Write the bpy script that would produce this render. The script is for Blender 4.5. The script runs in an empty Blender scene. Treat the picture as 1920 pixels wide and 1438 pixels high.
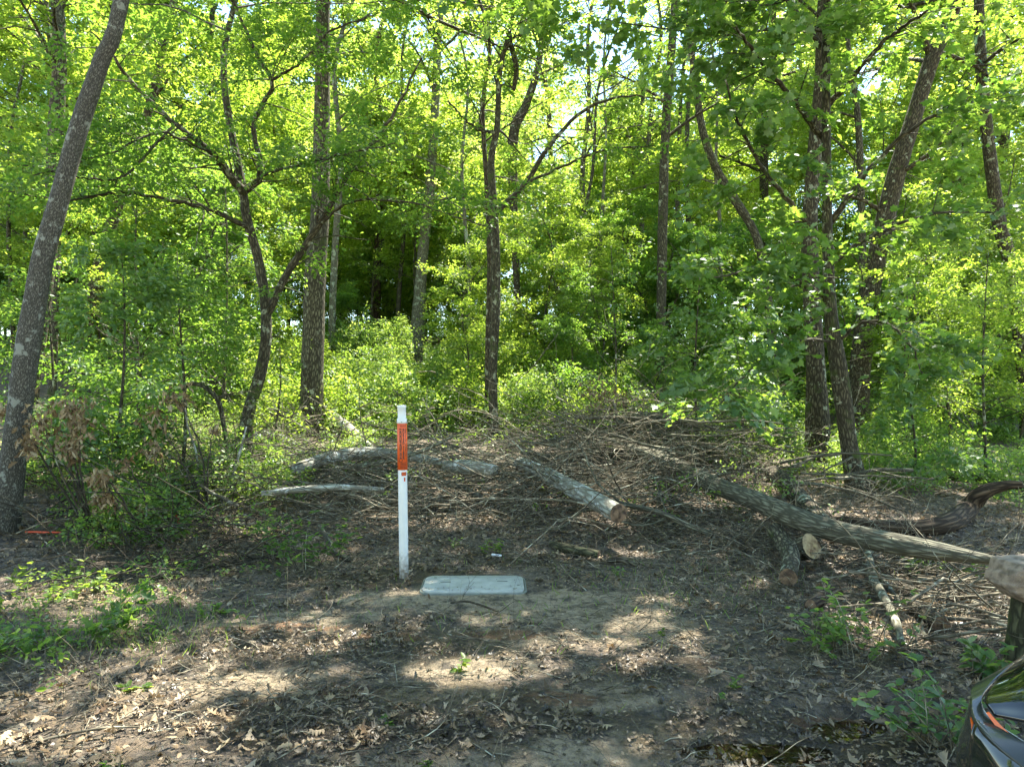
import bpy, math, random
import numpy as np
from mathutils import Vector
rng = np.random.default_rng(11)
random.seed(5)
F, HY, H = 1280.0, 719.0, 1.42
scene = bpy.context.scene
C = scene.collection
D2R = math.radians
SUN_EL, SUN_AZ = D2R(60), D2R(30)          # azimuth measured from +Y towards +X
SD = np.array([math.sin(SUN_AZ)*math.cos(SUN_EL), math.cos(SUN_AZ)*math.cos(SUN_EL), math.sin(SUN_EL)])

def P(px, py, Y):
    return np.array([(px-960)/F*Y, Y, H-(py-HY)/F*Y])

# ------------------------------------------------------------ noise
_lat = np.random.default_rng(3).random((256, 256))
def vnoise(x, y):
    x = np.asarray(x, float); y = np.asarray(y, float)
    xi = np.floor(x).astype(int); yi = np.floor(y).astype(int)
    fx = x-xi; fy = y-yi
    fx = fx*fx*(3-2*fx); fy = fy*fy*(3-2*fy)
    a = _lat[xi % 256, yi % 256]; b = _lat[(xi+1) % 256, yi % 256]
    c = _lat[xi % 256, (yi+1) % 256]; d = _lat[(xi+1) % 256, (yi+1) % 256]
    return (a*(1-fx)+b*fx)*(1-fy)+(c*(1-fx)+d*fx)*fy
def fbm(x, y, o=4):
    s = 0; a = .5
    for i in range(o):
        s = s+a*(vnoise(x*2**i+17*i, y*2**i+5*i)-.5); a *= .5
    return s
def sstep(a, b, x):
    t = np.clip((x-a)/(b-a), 0, 1); return t*t*(3-2*t)

# ------------------------------------------------------------ terrain
def hz(x, y):
    x = np.asarray(x, float); y = np.asarray(y, float)
    z = np.interp(y, [-50, 5.6, 7, 9, 12, 16, 22, 28, 40, 60, 200], [0, 0, .12, .28, .46, .95, 2.3, 3.3, 4.2, 4.4, 4.4])
    w = sstep(2.2, 6.5, x)
    z = z*(1-.8*w*(1-sstep(16, 34, y)*.8))
    z = z+.25*sstep(-2.5, -7, x)*sstep(4, 8, y)*(1-sstep(12, 18, y))
    z = z+.24*np.exp(-(((x-1.6)/1.0)**2+((y-8.9)/.8)**2))
    z = z+.10*fbm(x*.45+3, y*.45+9)+.05*fbm(x*1.7, y*1.7)
    z = z-.05*np.exp(-(((x-1.0)/.42)**2+((y-2.72)/.13)**2))-.05*np.exp(-(((x-1.50)/.30)**2+((y-2.93)/.12)**2))-.02*np.exp(-(((x-1.2)/.9)**2+((y-2.8)/.3)**2))
    z = z-.03*np.exp(-(((x-.3)/1.2)**2+((y-2.5)/.22)**2))
    fl = np.exp(-((np.abs(x+.25)/.9)**4+(np.abs(y-4.85)/.5)**4))
    return z*(1-fl)
def gp(px, py):
    Y = H*F/(py-HY)
    return ((px-960)/F*Y, Y)
def blobs(x, y, L):
    s = np.zeros_like(np.asarray(x, float))
    for (px, py, rx, ry) in L:
        cx, cy = gp(px, py)
        s = np.maximum(s, np.exp(-(((x-cx)/rx)**2+((y-cy)/ry)**2)))
    return s
SAND = [(1000, 1135, .8, .28), (1130, 1125, .6, .25), (1180, 1170, .4, .3), (950, 1190, .35, .14), (1000, 1415, .5, .14), (1130, 1390, .4, .1), (870, 1420, .3, .06),
        (500, 1275, .35, .18), (760, 1120, .5, .12), (620, 1150, .5, .12), (1250, 1350, .3, .08), (820, 1290, .3, .14), (1120, 1300, .3, .12), (430, 1165, .3, .1), (860, 1240, .35, .12)]
ORAN = [(940, 1185, .28, .09), (560, 1168, .35, .08), (640, 1290, .2, .07), (460, 1175, .2, .07), (1560, 1335, .2, .06), (730, 1190, .25, .08), (1050, 1300, .2, .08)]
WET = [(700, 1330, 1.0, .35), (650, 1200, 1.0, .35), (700, 1080, .9, .3), (1500, 1370, 1.0, .35), (1000, 1340, .8, .14), (1050, 1050, .9, .25), (1250, 1250, .4, .2)]
def sandm(x, y): return np.clip(blobs(x, y, SAND)*1.35+.9*fbm(x*3.1, y*3.1+4)+.5*fbm(x*11, y*11), 0, 1)
def oranm(x, y): return np.clip(blobs(x, y, ORAN)*1.3+.9*fbm(x*5, y*5+31), 0, 1)
def wetm(x, y): return np.clip(blobs(x, y, WET)*1.1+.9*fbm(x*2.2+50, y*2.2), 0, 1)

# ------------------------------------------------------------ materials
def newmat(name):
    m = bpy.data.materials.new(name); m.use_nodes = True
    nt = m.node_tree; nt.nodes.clear()
    return m, nt, nt.nodes, nt.links
def nd(ns, t, **k):
    n = ns.new(t)
    for a, v in k.items(): setattr(n, a, v)
    return n
def ramp(ns, stops):
    r = ns.new('ShaderNodeValToRGB'); e = r.color_ramp.elements
    while len(e) < len(stops): e.new(.5)
    for i, (p, c) in enumerate(stops):
        e[i].position = p; e[i].color = (*c, 1)
    return r
def leaf_mat(name, cols, trans, tmix=.45, rough=.45, spec=.35):
    m, nt, ns, lk = newmat(name)
    geo = nd(ns, 'ShaderNodeNewGeometry')
    r1 = ramp(ns, [(i/(len(cols)-1), c) for i, c in enumerate(cols)])
    r2 = ramp(ns, [(i/(len(trans)-1), c) for i, c in enumerate(trans)])
    lk.new(geo.outputs['Random Per Island'], r1.inputs[0]); lk.new(geo.outputs['Random Per Island'], r2.inputs[0])
    pb = nd(ns, 'ShaderNodeBsdfPrincipled'); pb.inputs['Roughness'].default_value = rough
    pb.inputs['Specular IOR Level'].default_value = spec
    lk.new(r1.outputs[0], pb.inputs['Base Color'])
    tr = nd(ns, 'ShaderNodeBsdfTranslucent'); lk.new(r2.outputs[0], tr.inputs[0])
    mx = nd(ns, 'ShaderNodeMixShader'); mx.inputs[0].default_value = tmix
    lk.new(pb.outputs[0], mx.inputs[1]); lk.new(tr.outputs[0], mx.inputs[2])
    o = nd(ns, 'ShaderNodeOutputMaterial'); lk.new(mx.outputs[0], o.inputs[0])
    return m
def bark_mat(name, dark, light, lichen=(.42, .44, .38), lich=.0, ridge=26., stretch=.18, bump=.02, moss=0.):
    m, nt, ns, lk = newmat(name)
    at = nd(ns, 'ShaderNodeAttribute', attribute_name='bark')
    mp = nd(ns, 'ShaderNodeMapping'); mp.inputs['Scale'].default_value = (ridge, ridge, ridge*stretch)
    lk.new(at.outputs['Vector'], mp.inputs[0])
    n0 = nd(ns, 'ShaderNodeTexNoise'); n0.inputs['Scale'].default_value = 1.2; n0.inputs['Detail'].default_value = 6
    lk.new(mp.outputs[0], n0.inputs['Vector'])
    vo = nd(ns, 'ShaderNodeTexVoronoi', feature='DISTANCE_TO_EDGE'); vo.inputs['Scale'].default_value = 1.0
    ad = nd(ns, 'ShaderNodeVectorMath', operation='ADD'); lk.new(mp.outputs[0], ad.inputs[0]); lk.new(n0.outputs['Color'], ad.inputs[1])
    lk.new(ad.outputs[0], vo.inputs['Vector'])
    mr = nd(ns, 'ShaderNodeMapRange'); mr.inputs[2].default_value = .45; lk.new(vo.outputs['Distance'], mr.inputs[0])
    mul = nd(ns, 'ShaderNodeMath', operation='MULTIPLY'); lk.new(mr.outputs[0], mul.inputs[0]); lk.new(n0.outputs[0], mul.inputs[1])
    r = ramp(ns, [(.08, dark), (.30, tuple((a+b)/2 for a, b in zip(dark, light))), (.62, light)])
    lk.new(mul.outputs[0], r.inputs[0])
    col = r.outputs[0]
    if lich > 0:
        n1 = nd(ns, 'ShaderNodeTexNoise'); n1.inputs['Scale'].default_value = 7.; n1.inputs['Detail'].default_value = 5; n1.inputs['Roughness'].default_value = .65
        lk.new(at.outputs['Vector'], n1.inputs['Vector'])
        r1 = ramp(ns, [(.62-lich*.25, (0, 0, 0)), (.66-lich*.25, (1, 1, 1))]); lk.new(n1.outputs[0], r1.inputs[0])
        mm = nd(ns, 'ShaderNodeMath', operation='MULTIPLY'); mm.inputs[1].default_value = .75; lk.new(r1.outputs[0], mm.inputs[0])
        mx = nd(ns, 'ShaderNodeMix', data_type='RGBA'); lk.new(mm.outputs[0], mx.inputs[0]); lk.new(col, mx.inputs[6]); mx.inputs[7].default_value = (*lichen, 1)
        col = mx.outputs[2]
    if moss > 0:
        n2 = nd(ns, 'ShaderNodeTexNoise'); n2.inputs['Scale'].default_value = 5.; n2.inputs['Detail'].default_value = 6
        lk.new(at.outputs['Vector'], n2.inputs['Vector'])
        r2 = ramp(ns, [(.66-moss*.2, (0, 0, 0)), (.76-moss*.2, (1, 1, 1))]); lk.new(n2.outputs[0], r2.inputs[0])
        mx = nd(ns, 'ShaderNodeMix', data_type='RGBA'); lk.new(r2.outputs[0], mx.inputs[0]); lk.new(col, mx.inputs[6]); mx.inputs[7].default_value = (.06, .08, .02, 1)
        col = mx.outputs[2]
    if ridge >= 60 and 'twig' in name:
        geo = nd(ns, 'ShaderNodeNewGeometry'); rr_ = ramp(ns, [(0, (.35, .33, .30)), (.5, (.85, .83, .8)), (1, (1.5, 1.45, 1.4))]); lk.new(geo.outputs['Random Per Island'], rr_.inputs[0])
        mm2 = nd(ns, 'ShaderNodeMix', data_type='RGBA', blend_type='MULTIPLY'); mm2.inputs[0].default_value = 1; lk.new(col, mm2.inputs[6]); lk.new(rr_.outputs[0], mm2.inputs[7]); col = mm2.outputs[2]
    pb = nd(ns, 'ShaderNodeBsdfPrincipled'); pb.inputs['Roughness'].default_value = .85; pb.inputs['Specular IOR Level'].default_value = .25
    lk.new(col, pb.inputs['Base Color'])
    bu = nd(ns, 'ShaderNodeBump'); bu.inputs['Strength'].default_value = .9; bu.inputs['Distance'].default_value = bump
    lk.new(mul.outputs[0], bu.inputs['Height']); lk.new(bu.outputs[0], pb.inputs['Normal'])
    o = nd(ns, 'ShaderNodeOutputMaterial'); lk.new(pb.outputs[0], o.inputs[0])
    return m
def plain(name, col, rough=.6, spec=.5, coat=0, metal=0, var=0., vscale=30., bump=0.):
    m, nt, ns, lk = newmat(name)
    pb = nd(ns, 'ShaderNodeBsdfPrincipled'); pb.inputs['Base Color'].default_value = (*col, 1)
    pb.inputs['Roughness'].default_value = rough; pb.inputs['Specular IOR Level'].default_value = spec
    pb.inputs['Coat Weight'].default_value = coat; pb.inputs['Metallic'].default_value = metal
    if var > 0 or bump > 0:
        tc = nd(ns, 'ShaderNodeTexCoord'); n = nd(ns, 'ShaderNodeTexNoise'); n.inputs['Scale'].default_value = vscale; n.inputs['Detail'].default_value = 6
        lk.new(tc.outputs['Object'], n.inputs['Vector'])
        r = ramp(ns, [(.3, tuple(c*(1-var) for c in col)), (.7, tuple(min(1, c*(1+var*.6)) for c in col))])
        lk.new(n.outputs[0], r.inputs[0]); lk.new(r.outputs[0], pb.inputs['Base Color'])
        if bump > 0:
            b = nd(ns, 'ShaderNodeBump'); b.inputs['Distance'].default_value = bump; lk.new(n.outputs[0], b.inputs['Height']); lk.new(b.outputs[0], pb.inputs['Normal'])
    o = nd(ns, 'ShaderNodeOutputMaterial'); lk.new(pb.outputs[0], o.inputs[0])
    return m

M = {}
M['leaf_young'] = leaf_mat('leaf_young', [(0.069, 0.133, 0.025), (0.099, 0.173, 0.034), (0.157, 0.224, 0.053)], [(0.296, 0.469, 0.034), (0.454, 0.612, 0.053), (0.612, 0.734, 0.116)], .55)
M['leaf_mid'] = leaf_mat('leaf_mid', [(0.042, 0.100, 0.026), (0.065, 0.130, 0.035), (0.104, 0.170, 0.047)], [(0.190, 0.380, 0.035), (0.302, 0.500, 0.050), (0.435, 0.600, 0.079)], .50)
M['leaf_maple'] = leaf_mat('leaf_maple', [(0.069, 0.140, 0.050), (0.099, 0.180, 0.062), (0.197, 0.280, 0.180)], [(0.197, 0.380, 0.033), (0.316, 0.500, 0.045), (0.433, 0.580, 0.079)], .46, .5)
M['leaf_far'] = leaf_mat('leaf_far', [(0.079, 0.133, 0.034), (0.117, 0.184, 0.047), (0.179, 0.245, 0.075)], [(0.395, 0.551, 0.061), (0.533, 0.673, 0.089), (0.672, 0.796, 0.199)], .68)
M['leaf_vine'] = leaf_mat('leaf_vine', [(0.059, 0.133, 0.034), (0.109, 0.194, 0.047), (0.188, 0.265, 0.089)], [(0.277, 0.469, 0.047), (0.434, 0.612, 0.075), (0.593, 0.714, 0.144)], .46, .4)
M['leaf_dead'] = leaf_mat('leaf_dead', [(0.112, 0.068, 0.033), (0.213, 0.138, 0.067), (0.314, 0.218, 0.114), (0.426, 0.332, 0.190)], [(0.224, 0.114, 0.038), (0.336, 0.206, 0.076), (0.336, 0.229, 0.095), (0.336, 0.229, 0.095)], .12, .6)
M['leaf_dry'] = leaf_mat('leaf_dry', [(0.114, 0.080, 0.047), (0.211, 0.155, 0.094), (0.299, 0.227, 0.144), (0.387, 0.311, 0.211)], [(0.176, 0.118, 0.047), (0.264, 0.168, 0.078), (0.264, 0.168, 0.078), (0.264, 0.168, 0.078)], .08, .8, .15)
M['leaf_wet'] = leaf_mat('leaf_wet', [(0.035, 0.029, 0.020), (0.089, 0.067, 0.044), (0.151, 0.111, 0.069), (0.316, 0.229, 0.139)], [(0.064, 0.034, 0.020), (0.101, 0.057, 0.020), (0.126, 0.069, 0.020), (0.126, 0.069, 0.020)], .05, .42, .4)
M['bark_lichen'] = bark_mat('bark_lichen', (.05, .045, .036), (.25, .235, .19), (.30, .31, .26), .20, 95, .3, .006)
M['bark_dark'] = bark_mat('bark_dark', (0.038, 0.032, 0.020), (0.198, 0.175, 0.112), (0.382, 0.400, 0.281), .12, 40, .24, .012, .4)
M['bark_oak'] = bark_mat('bark_oak', (0.044, 0.037, 0.024), (0.281, 0.256, 0.169), (0.382, 0.400, 0.293), .02, 34, .26, .018, .25)
M['bark_brown'] = bark_mat('bark_brown', (0.038, 0.029, 0.018), (0.217, 0.182, 0.112), (0.382, 0.400, 0.281), .1, 32, .26, .018, .2)
M['bark_pale'] = bark_mat('bark_pale', (0.098, 0.089, 0.059), (0.323, 0.315, 0.225), (0.392, 0.441, 0.324), .2, 30, .3, .010)
M['bark_log'] = bark_mat('bark_log', (0.069, 0.063, 0.042), (0.304, 0.289, 0.198), (0.353, 0.389, 0.297), .0, 40, .15, .015)
M['bark_white'] = bark_mat('bark_white', (0.181, 0.168, 0.130), (0.564, 0.575, 0.486), (0.676, 0.670, 0.626), .2, 22, .25, .012)
M['bark_rot'] = bark_mat('bark_rot', (.035, .024, .015), (.23, .155, .095), (.3, .28, .22), .0, 26, .12, .018)
M['bark_moss'] = bark_mat('bark_moss', (0.034, 0.032, 0.016), (0.167, 0.158, 0.081), (0.196, 0.231, 0.108), .0, 30, .3, .016, .5)
M['twig'] = bark_mat('twig', (0.106, 0.090, 0.061), (0.424, 0.385, 0.281), (0.424, 0.433, 0.335), .2, 60, .15, .004)
M['twig_dark'] = bark_mat('twig_dark', (0.034, 0.028, 0.018), (0.127, 0.110, 0.072), (0.294, 0.315, 0.225), .1, 60, .15, .004)
def cut_mat(name, a, b):
    m, nt, ns, lk = newmat(name)
    tc = nd(ns, 'ShaderNodeTexCoord')
    n = nd(ns, 'ShaderNodeTexNoise'); n.inputs['Scale'].default_value = 22; n.inputs['Detail'].default_value = 8; lk.new(tc.outputs['Object'], n.inputs['Vector'])
    r = ramp(ns, [(.35, a), (.6, b)]); lk.new(n.outputs[0], r.inputs[0])
    pb = nd(ns, 'ShaderNodeBsdfPrincipled'); pb.inputs['Roughness'].default_value = .8; lk.new(r.outputs[0], pb.inputs['Base Color'])
    bu = nd(ns, 'ShaderNodeBump'); bu.inputs['Distance'].default_value = .01; lk.new(n.outputs[0], bu.inputs['Height']); lk.new(bu.outputs[0], pb.inputs['Normal'])
    o = nd(ns, 'ShaderNodeOutputMaterial'); lk.new(pb.outputs[0], o.inputs[0]); return m
M['cut_yellow'] = cut_mat('cut_yellow', (.16, .09, .045), (.48, .36, .19))
M['cut_brown'] = cut_mat('cut_brown', (.06, .035, .02), (.26, .16, .09))
M['wood_red'] = cut_mat('wood_red', (.15, .105, .07), (.34, .245, .17))

# ------------------------------------------------------------ mesh builders
def mesh_from(name, V, faces_by_n, mat, bark=None, smooth=False, attrs=None):
    """faces_by_n: list of int arrays (n_faces, k)"""
    me = bpy.data.meshes.new(name)
    V = np.asarray(V, np.float32)
    fl = [np.asarray(f, np.int32) for f in faces_by_n if len(f)]
    nl = sum(f.size for f in fl); nf = sum(len(f) for f in fl)
    me.vertices.add(len(V)); me.vertices.foreach_set('co', V.ravel())
    me.loops.add(nl); me.polygons.add(nf)
    me.loops.foreach_set('vertex_index', np.concatenate([f.ravel() for f in fl]))
    tot = np.concatenate([np.full(len(f), f.shape[1], np.int32) for f in fl])
    st = np.concatenate([[0], np.cumsum(tot)[:-1]]).astype(np.int32)
    me.polygons.foreach_set('loop_start', st)
    try: me.polygons.foreach_set('loop_total', tot)
    except Exception: pass
    if smooth: me.polygons.foreach_set('use_smooth', np.ones(nf, bool))
    if bark is not None:
        a = me.attributes.new('bark', 'FLOAT_VECTOR', 'POINT'); a.data.foreach_set('vector', np.asarray(bark, np.float32).ravel())
    for k, v in (attrs or {}).items():
        a = me.attributes.new(k, 'FLOAT', 'POINT'); a.data.foreach_set('value', np.asarray(v, np.float32))
    me.update(calc_edges=True); me.validate()
    me.materials.append(mat)
    return me
def link(name, me, parent=None, loc=None):
    o = bpy.data.objects.new(name, me); C.objects.link(o)
    if parent is not None: o.parent = parent
    if loc is not None: o.location = loc
    return o
def tag(o, label=None, cat=None, group=None, kind=None):
    if label: o['label'] = label
    if cat: o['category'] = cat
    if group: o['group'] = group
    if kind: o['kind'] = kind
    return o
def thing(name, label, cat, loc, group=None):
    o = bpy.data.objects.new(name, None); C.objects.link(o); o.location = [float(v) for v in loc]; o.empty_display_size = .1
    return tag(o, label, cat, group)

def tubes(pts, rad, sides=6, rough=0., cap=True):
    """pts (N,K,3), rad (N,K) -> V, quads, ngon caps, bark coords"""
    pts = np.asarray(pts, float); rad = np.asarray(rad, float)
    N, K, _ = pts.shape
    T = np.gradient(pts, axis=1); T /= np.linalg.norm(T, axis=2, keepdims=True)+1e-9
    mt = T.mean(axis=1)
    ref = np.where(np.abs(mt[:, 2:3]) < .8, np.array([[0, 0, 1.]]), np.array([[0.13, 1., 0]]))
    ref = np.repeat(ref[:, None, :], K, 1)
    A = np.cross(T, ref); A /= np.linalg.norm(A, axis=2, keepdims=True)+1e-9
    B = np.cross(T, A)
    an = np.arange(sides)/sides*2*np.pi
    r = rad[:, :, None]*np.ones(sides)
    L = np.concatenate([np.zeros((N, 1)), np.cumsum(np.linalg.norm(np.diff(pts, axis=1), axis=2), axis=1)], 1)
    if rough > 0:
        off = rng.random((N, 1, 1))*100
        ca = np.cos(an)*1.3; sa = np.sin(an)*1.3
        r = r*(1+rough*2*(fbm(ca[None, None, :]*1.2+off+L[:, :, None]*1.1, sa[None, None, :]*1.2+off+L[:, :, None]*2.1, 3)))
    V = pts[:, :, None, :]+r[..., None]*(np.cos(an)[None, None, :, None]*A[:, :, None, :]+np.sin(an)[None, None, :, None]*B[:, :, None, :])
    bk = np.stack([rad[:, :, None]*np.cos(an)+np.zeros((N, K, sides)), rad[:, :, None]*np.sin(an)+np.zeros((N, K, sides)), L[:, :, None]+np.zeros((N, K, sides))], -1)
    bk[..., 0] += rng.random((N, 1, 1))*50
    idx = np.arange(N*K*sides).reshape(N, K, sides)
    a = idx[:, :-1, :]; b = idx[:, 1:, :]
    q = np.stack([a, np.roll(a, -1, 2), np.roll(b, -1, 2), b], -1).reshape(-1, 4)
    caps = np.concatenate([idx[:, 0, ::-1], idx[:, -1, :]], 0) if cap else np.zeros((0, sides), int)
    return V.reshape(-1, 3), q, caps, bk.reshape(-1, 3)
class TB:
    def __init__(s): s.V = []; s.Q = {}; s.B = []; s.n = 0
    def add(s, pts, rad, sides=6, rough=0., cap=True):
        if len(pts) == 0: return
        V, q, c, b = tubes(pts, rad, sides, rough, cap)
        s.V.append(V); s.B.append(b)
        s.Q.setdefault(4, []).append(q+s.n)
        if len(c): s.Q.setdefault(sides, []).append(c+s.n)
        s.n += len(V)
    def mesh(s, name, mat, origin=(0, 0, 0)):
        V = np.concatenate(s.V)-np.asarray(origin)
        return mesh_from(name, V, [np.concatenate(v) for v in s.Q.values()], mat, np.concatenate(s.B), True)

def resample(poly, K, wob=0.):
    """poly: list of (x,y,z,r) -> pts (K,3), r (K) via Catmull-Rom"""
    p = np.asarray(poly, float)
    if len(p) == 2: p = np.stack([p[0], (p[0]+p[1])/2, p[1]])
    q = np.concatenate([[2*p[0]-p[1]], p, [2*p[-1]-p[-2]]])
    t = np.linspace(0, len(p)-1-1e-6, K); i = t.astype(int); f = (t-i)[:, None]
    a, b, c, d = q[i], q[i+1], q[i+2], q[i+3]
    o = .5*((2*b)+(-a+c)*f+(2*a-5*b+4*c-d)*f*f+(-a+3*b-3*c+d)*f**3)
    if wob:
        o[1:-1, :3] += rng.normal(0, wob, (K-2, 3))
    o[:, 3] = np.maximum(o[:, 3], .001)
    return o[:, :3], o[:, 3]

# leaf shapes: (verts, list of face arrays)
def shp(v, *fs): return (np.array(v, float), [np.array(f, int) for f in fs])
RH = shp([(0, 0, 0), (.45, .27, .07), (1, 0, 0), (.5, -.26, .06)], [(0, 2, 1), (0, 3, 2)])
OV = shp([(0, 0, 0), (.28, .25, .06), (.68, .22, .05), (1, 0, -.06), (.68, -.22, .05), (.28, -.25, .06)], [(0, 5, 4, 3), (0, 3, 2, 1)])
_mo = [(.05, 0), (-.06, .27), (.12, .27), (.2, .52), (.38, .32), (.62, .42), (.60, .19), (1, 0), (.60, -.19), (.62, -.42), (.38, -.32), (.2, -.52), (.12, -.27), (-.06, -.27)]
MAP = shp([(.36, 0, -.05)]+[(x, y, .12*abs(y)-.12*(x-.3)**2) for x, y in _mo], [(0, i+1, (i+1) % 14+1) for i in range(14)])
def oakshape(c1, c2, c3, lob=1.):
    out = [(0, .012), (.13, .05), (.22, .07+.13*lob), (.32, .10), (.46, .14+.18*lob), (.58, .10), (.70, .12+.14*lob), (.80, .07), (.90, .10+.03*lob), (1, .012)]
    v = []; n = len(out)
    for x, y in out: v.append((x, 0))
    for x, y in out: v.append((x+.04*(y > .15), y))
    for x, y in out: v.append((x+.04*(y > .15), -y))
    vv = [(x, y, c1*y*y*3+c2*(x-.5)**2+c3*y*x) for x, y in v]
    f = []
    for i in range(n-1):
        f.append((i, i+1, n+i+1, n+i)); f.append((i+1, i, 2*n+i, 2*n+i+1))
    return shp(vv, f)
OAKS = [oakshape(.9, .5, 0), oakshape(-.7, -.6, .4), oakshape(1.6, -.3, -.6), oakshape(.4, 1.0, .8, .2), oakshape(1.2, .2, .3, 0.), oakshape(-1.2, .8, -.5, .5)]

def frames(d, n):
    """d direction (N,3), n approx normal -> M (N,3,3) columns d, side, normal"""
    d = d/(np.linalg.norm(d, axis=-1, keepdims=True)+1e-9)
    s = np.cross(n, d); s /= np.linalg.norm(s, axis=-1, keepdims=True)+1e-9
    nn = np.cross(d, s)
    return np.stack([d, s, nn], -1)
class LB:
    """leaf batch"""
    def __init__(s): s.V = []; s.F = {}; s.n = 0
    def add(s, shape, T, Mx):
        v, fs = shape
        if len(T) == 0: return
        V = np.einsum('nij,vj->nvi', Mx, v)+T[:, None, :]
        nv = len(v); base = (np.arange(len(T))*nv)[:, None, None]+s.n
        for f in fs: s.F.setdefault(f.shape[1], []).append((f[None]+base).reshape(-1, f.shape[1]))
        s.V.append(V.reshape(-1, 3).astype(np.float32)); s.n += len(T)*nv
    def mesh(s, name, mat, origin=(0, 0, 0)):
        V = np.concatenate(s.V)-np.asarray(origin, np.float32)
        return mesh_from(name, V, [np.concatenate(v) for v in s.F.values()], mat)

def spray_proto(n=26, droop=.25, spread=.45, flat=.5, seed=0):
    g = np.random.default_rng(seed)
    pos = []; yaw = []
    # main twig along x with alternate laterals
    lat = [(0, 0, 1., 0.)]
    for k in range(4):
        side = 1 if k % 2 else -1
        lat.append((.15+.2*k, 0, .55-.08*k, side*g.uniform(.6, 1.0)))
    per = [int(n*.32)]+[int(n*.17)]*4
    for (x0, y0, L, a), c in zip(lat, per):
        for j in range(c):
            t = (j+.6)/c*L
            x = x0+math.cos(a)*t; y = y0+math.sin(a)*t*spread*2
            pos.append((x, y, -droop*(x*x+y*y)+g.normal(0, .05))); yaw.append(a+(1 if j % 2 else -1)*g.uniform(.4, 1.1))
    pos = np.array(pos); yaw = np.array(yaw); m = len(pos)
    d = np.stack([np.cos(yaw), np.sin(yaw), g.normal(-.25, .3, m)], -1)
    nrm = np.stack([g.normal(0, flat, m), g.normal(0, flat, m), np.ones(m)], -1)
    return pos, frames(d, nrm)*g.uniform(.65, 1.15, m)[:, None, None]
SPR = [spray_proto(26, seed=i) for i in range(6)]
SPR_S = [spray_proto(14, seed=20+i) for i in range(5)]

PROTO = False
SHADE = [(-.3, 4.9, 1.1, .7), (-1.6, 4.4, .8, .6), (-.6, 2.9, .9, .4), (1.3, 3.1, 1.2, .5), (-.2, 6.2, .7, .3)]
HOLES = []   # sun gaps in the canopy: (x, y, rx, ry) where the sun reaches the ground
def sunhit(T):
    g = np.zeros(len(T)); 
    z0 = hz(T[:, 0], T[:, 1])*0
    t = T[:, 2]/SD[2]
    x = T[:, 0]-SD[0]*t; y = T[:, 1]-SD[1]*t
    for _ in range(3):
        zz = hz(x, y); t = (T[:, 2]-zz)/SD[2]
        x = T[:, 0]-SD[0]*t; y = T[:, 1]-SD[1]*t
    return x, y, t
def keep_sun(T):
    x, y, t = sunhit(T)
    k = np.ones(len(T), bool)
    for (cx, cy, rx, ry, p) in HOLES:
        inside = (((x-cx)/rx)**2+((y-cy)/ry)**2 < 1+np.where(y < 6.5, 5.0*fbm(x*8, y*9, 3), 1.6*fbm(x*2.5, y*2.5))) & (t > 1.6)
        k &= ~(inside & (rng.random(len(T)) < p))
    nr = y < 6.5; sc_ = np.where(nr, 4.6, 1.5)
    fleck = (fbm(x*sc_+60, y*sc_+20, 3) > np.where(nr, .13, .05)) & (t > 1.6) & (rng.random(len(T)) < np.where(nr, .9, .96))
    for (cx, cy, rx, ry) in SHADE: fleck &= ~(((x-cx)/rx)**2+((y-cy)/ry)**2 < 1)
    return k & ~fleck
DAPPLE = .10
SKYGAPS = []   # (px,py,rx,ry,p) openings between crowns, as directions from where the path is
WINDOWS = [(1533, 740, 34, 130, 10.9), (1616, 690, 44, 120, 13.8), (1636, 520, 34, 80, 13.8), (1668, 390, 32, 70, 13.8), (1700, 260, 32, 70, 13.8), (1745, 120, 30, 60, 13.8), (1612, 300, 14, 110, 17), (1590, 850, 40, 120, 8.0), (1566, 620, 24, 100, 8.0), (588, 690, 30, 140, 11.8), (786, 570, 22, 105, 21.5), (925, 650, 24, 190, 11.8), (706, 500, 14, 90, 24), (1245, 440, 20, 150, 15), (1690, 330, 34, 110, 13.8), (1400, 420, 40, 60, 15.8), (1862, 330, 22, 120, 14.8), (1126, 500, 12, 90, 19.5), (876, 520, 12, 90, 20.5), (480, 760, 26, 110, 8.9), (624, 560, 12, 110, 18.5), (104, 600, 10, 80, 15.8), (180, 540, 20, 90, 16.8), (1850, 960, 90, 60, 6.6)]   # (px,py,rx,ry,y_max) clearings in the low foliage in front of the trunks
def keep_gap(T):
    k = np.ones(len(T), bool); Y = np.maximum(T[:, 1], 1); px = 960+T[:, 0]/Y*F; py = HY-(T[:, 2]-H)/Y*F
    for (gx, gy, rx, ry, pr) in SKYGAPS:
        k &= ~(((((px-gx)/rx)**2+((py-gy)/ry)**2) < 1+2*fbm(px*.03, py*.03)) & (T[:, 1] > 5) & (rng.random(len(T)) < pr))
    for (gx, gy, rx, ry, ym) in WINDOWS:
        k &= ~(((((px-gx)/rx)**2+((py-gy)/ry)**2) < 1+1.2*fbm(px*.04, py*.04)) & (T[:, 1] < ym) & (rng.random(len(T)) < .93))
    return k
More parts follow.
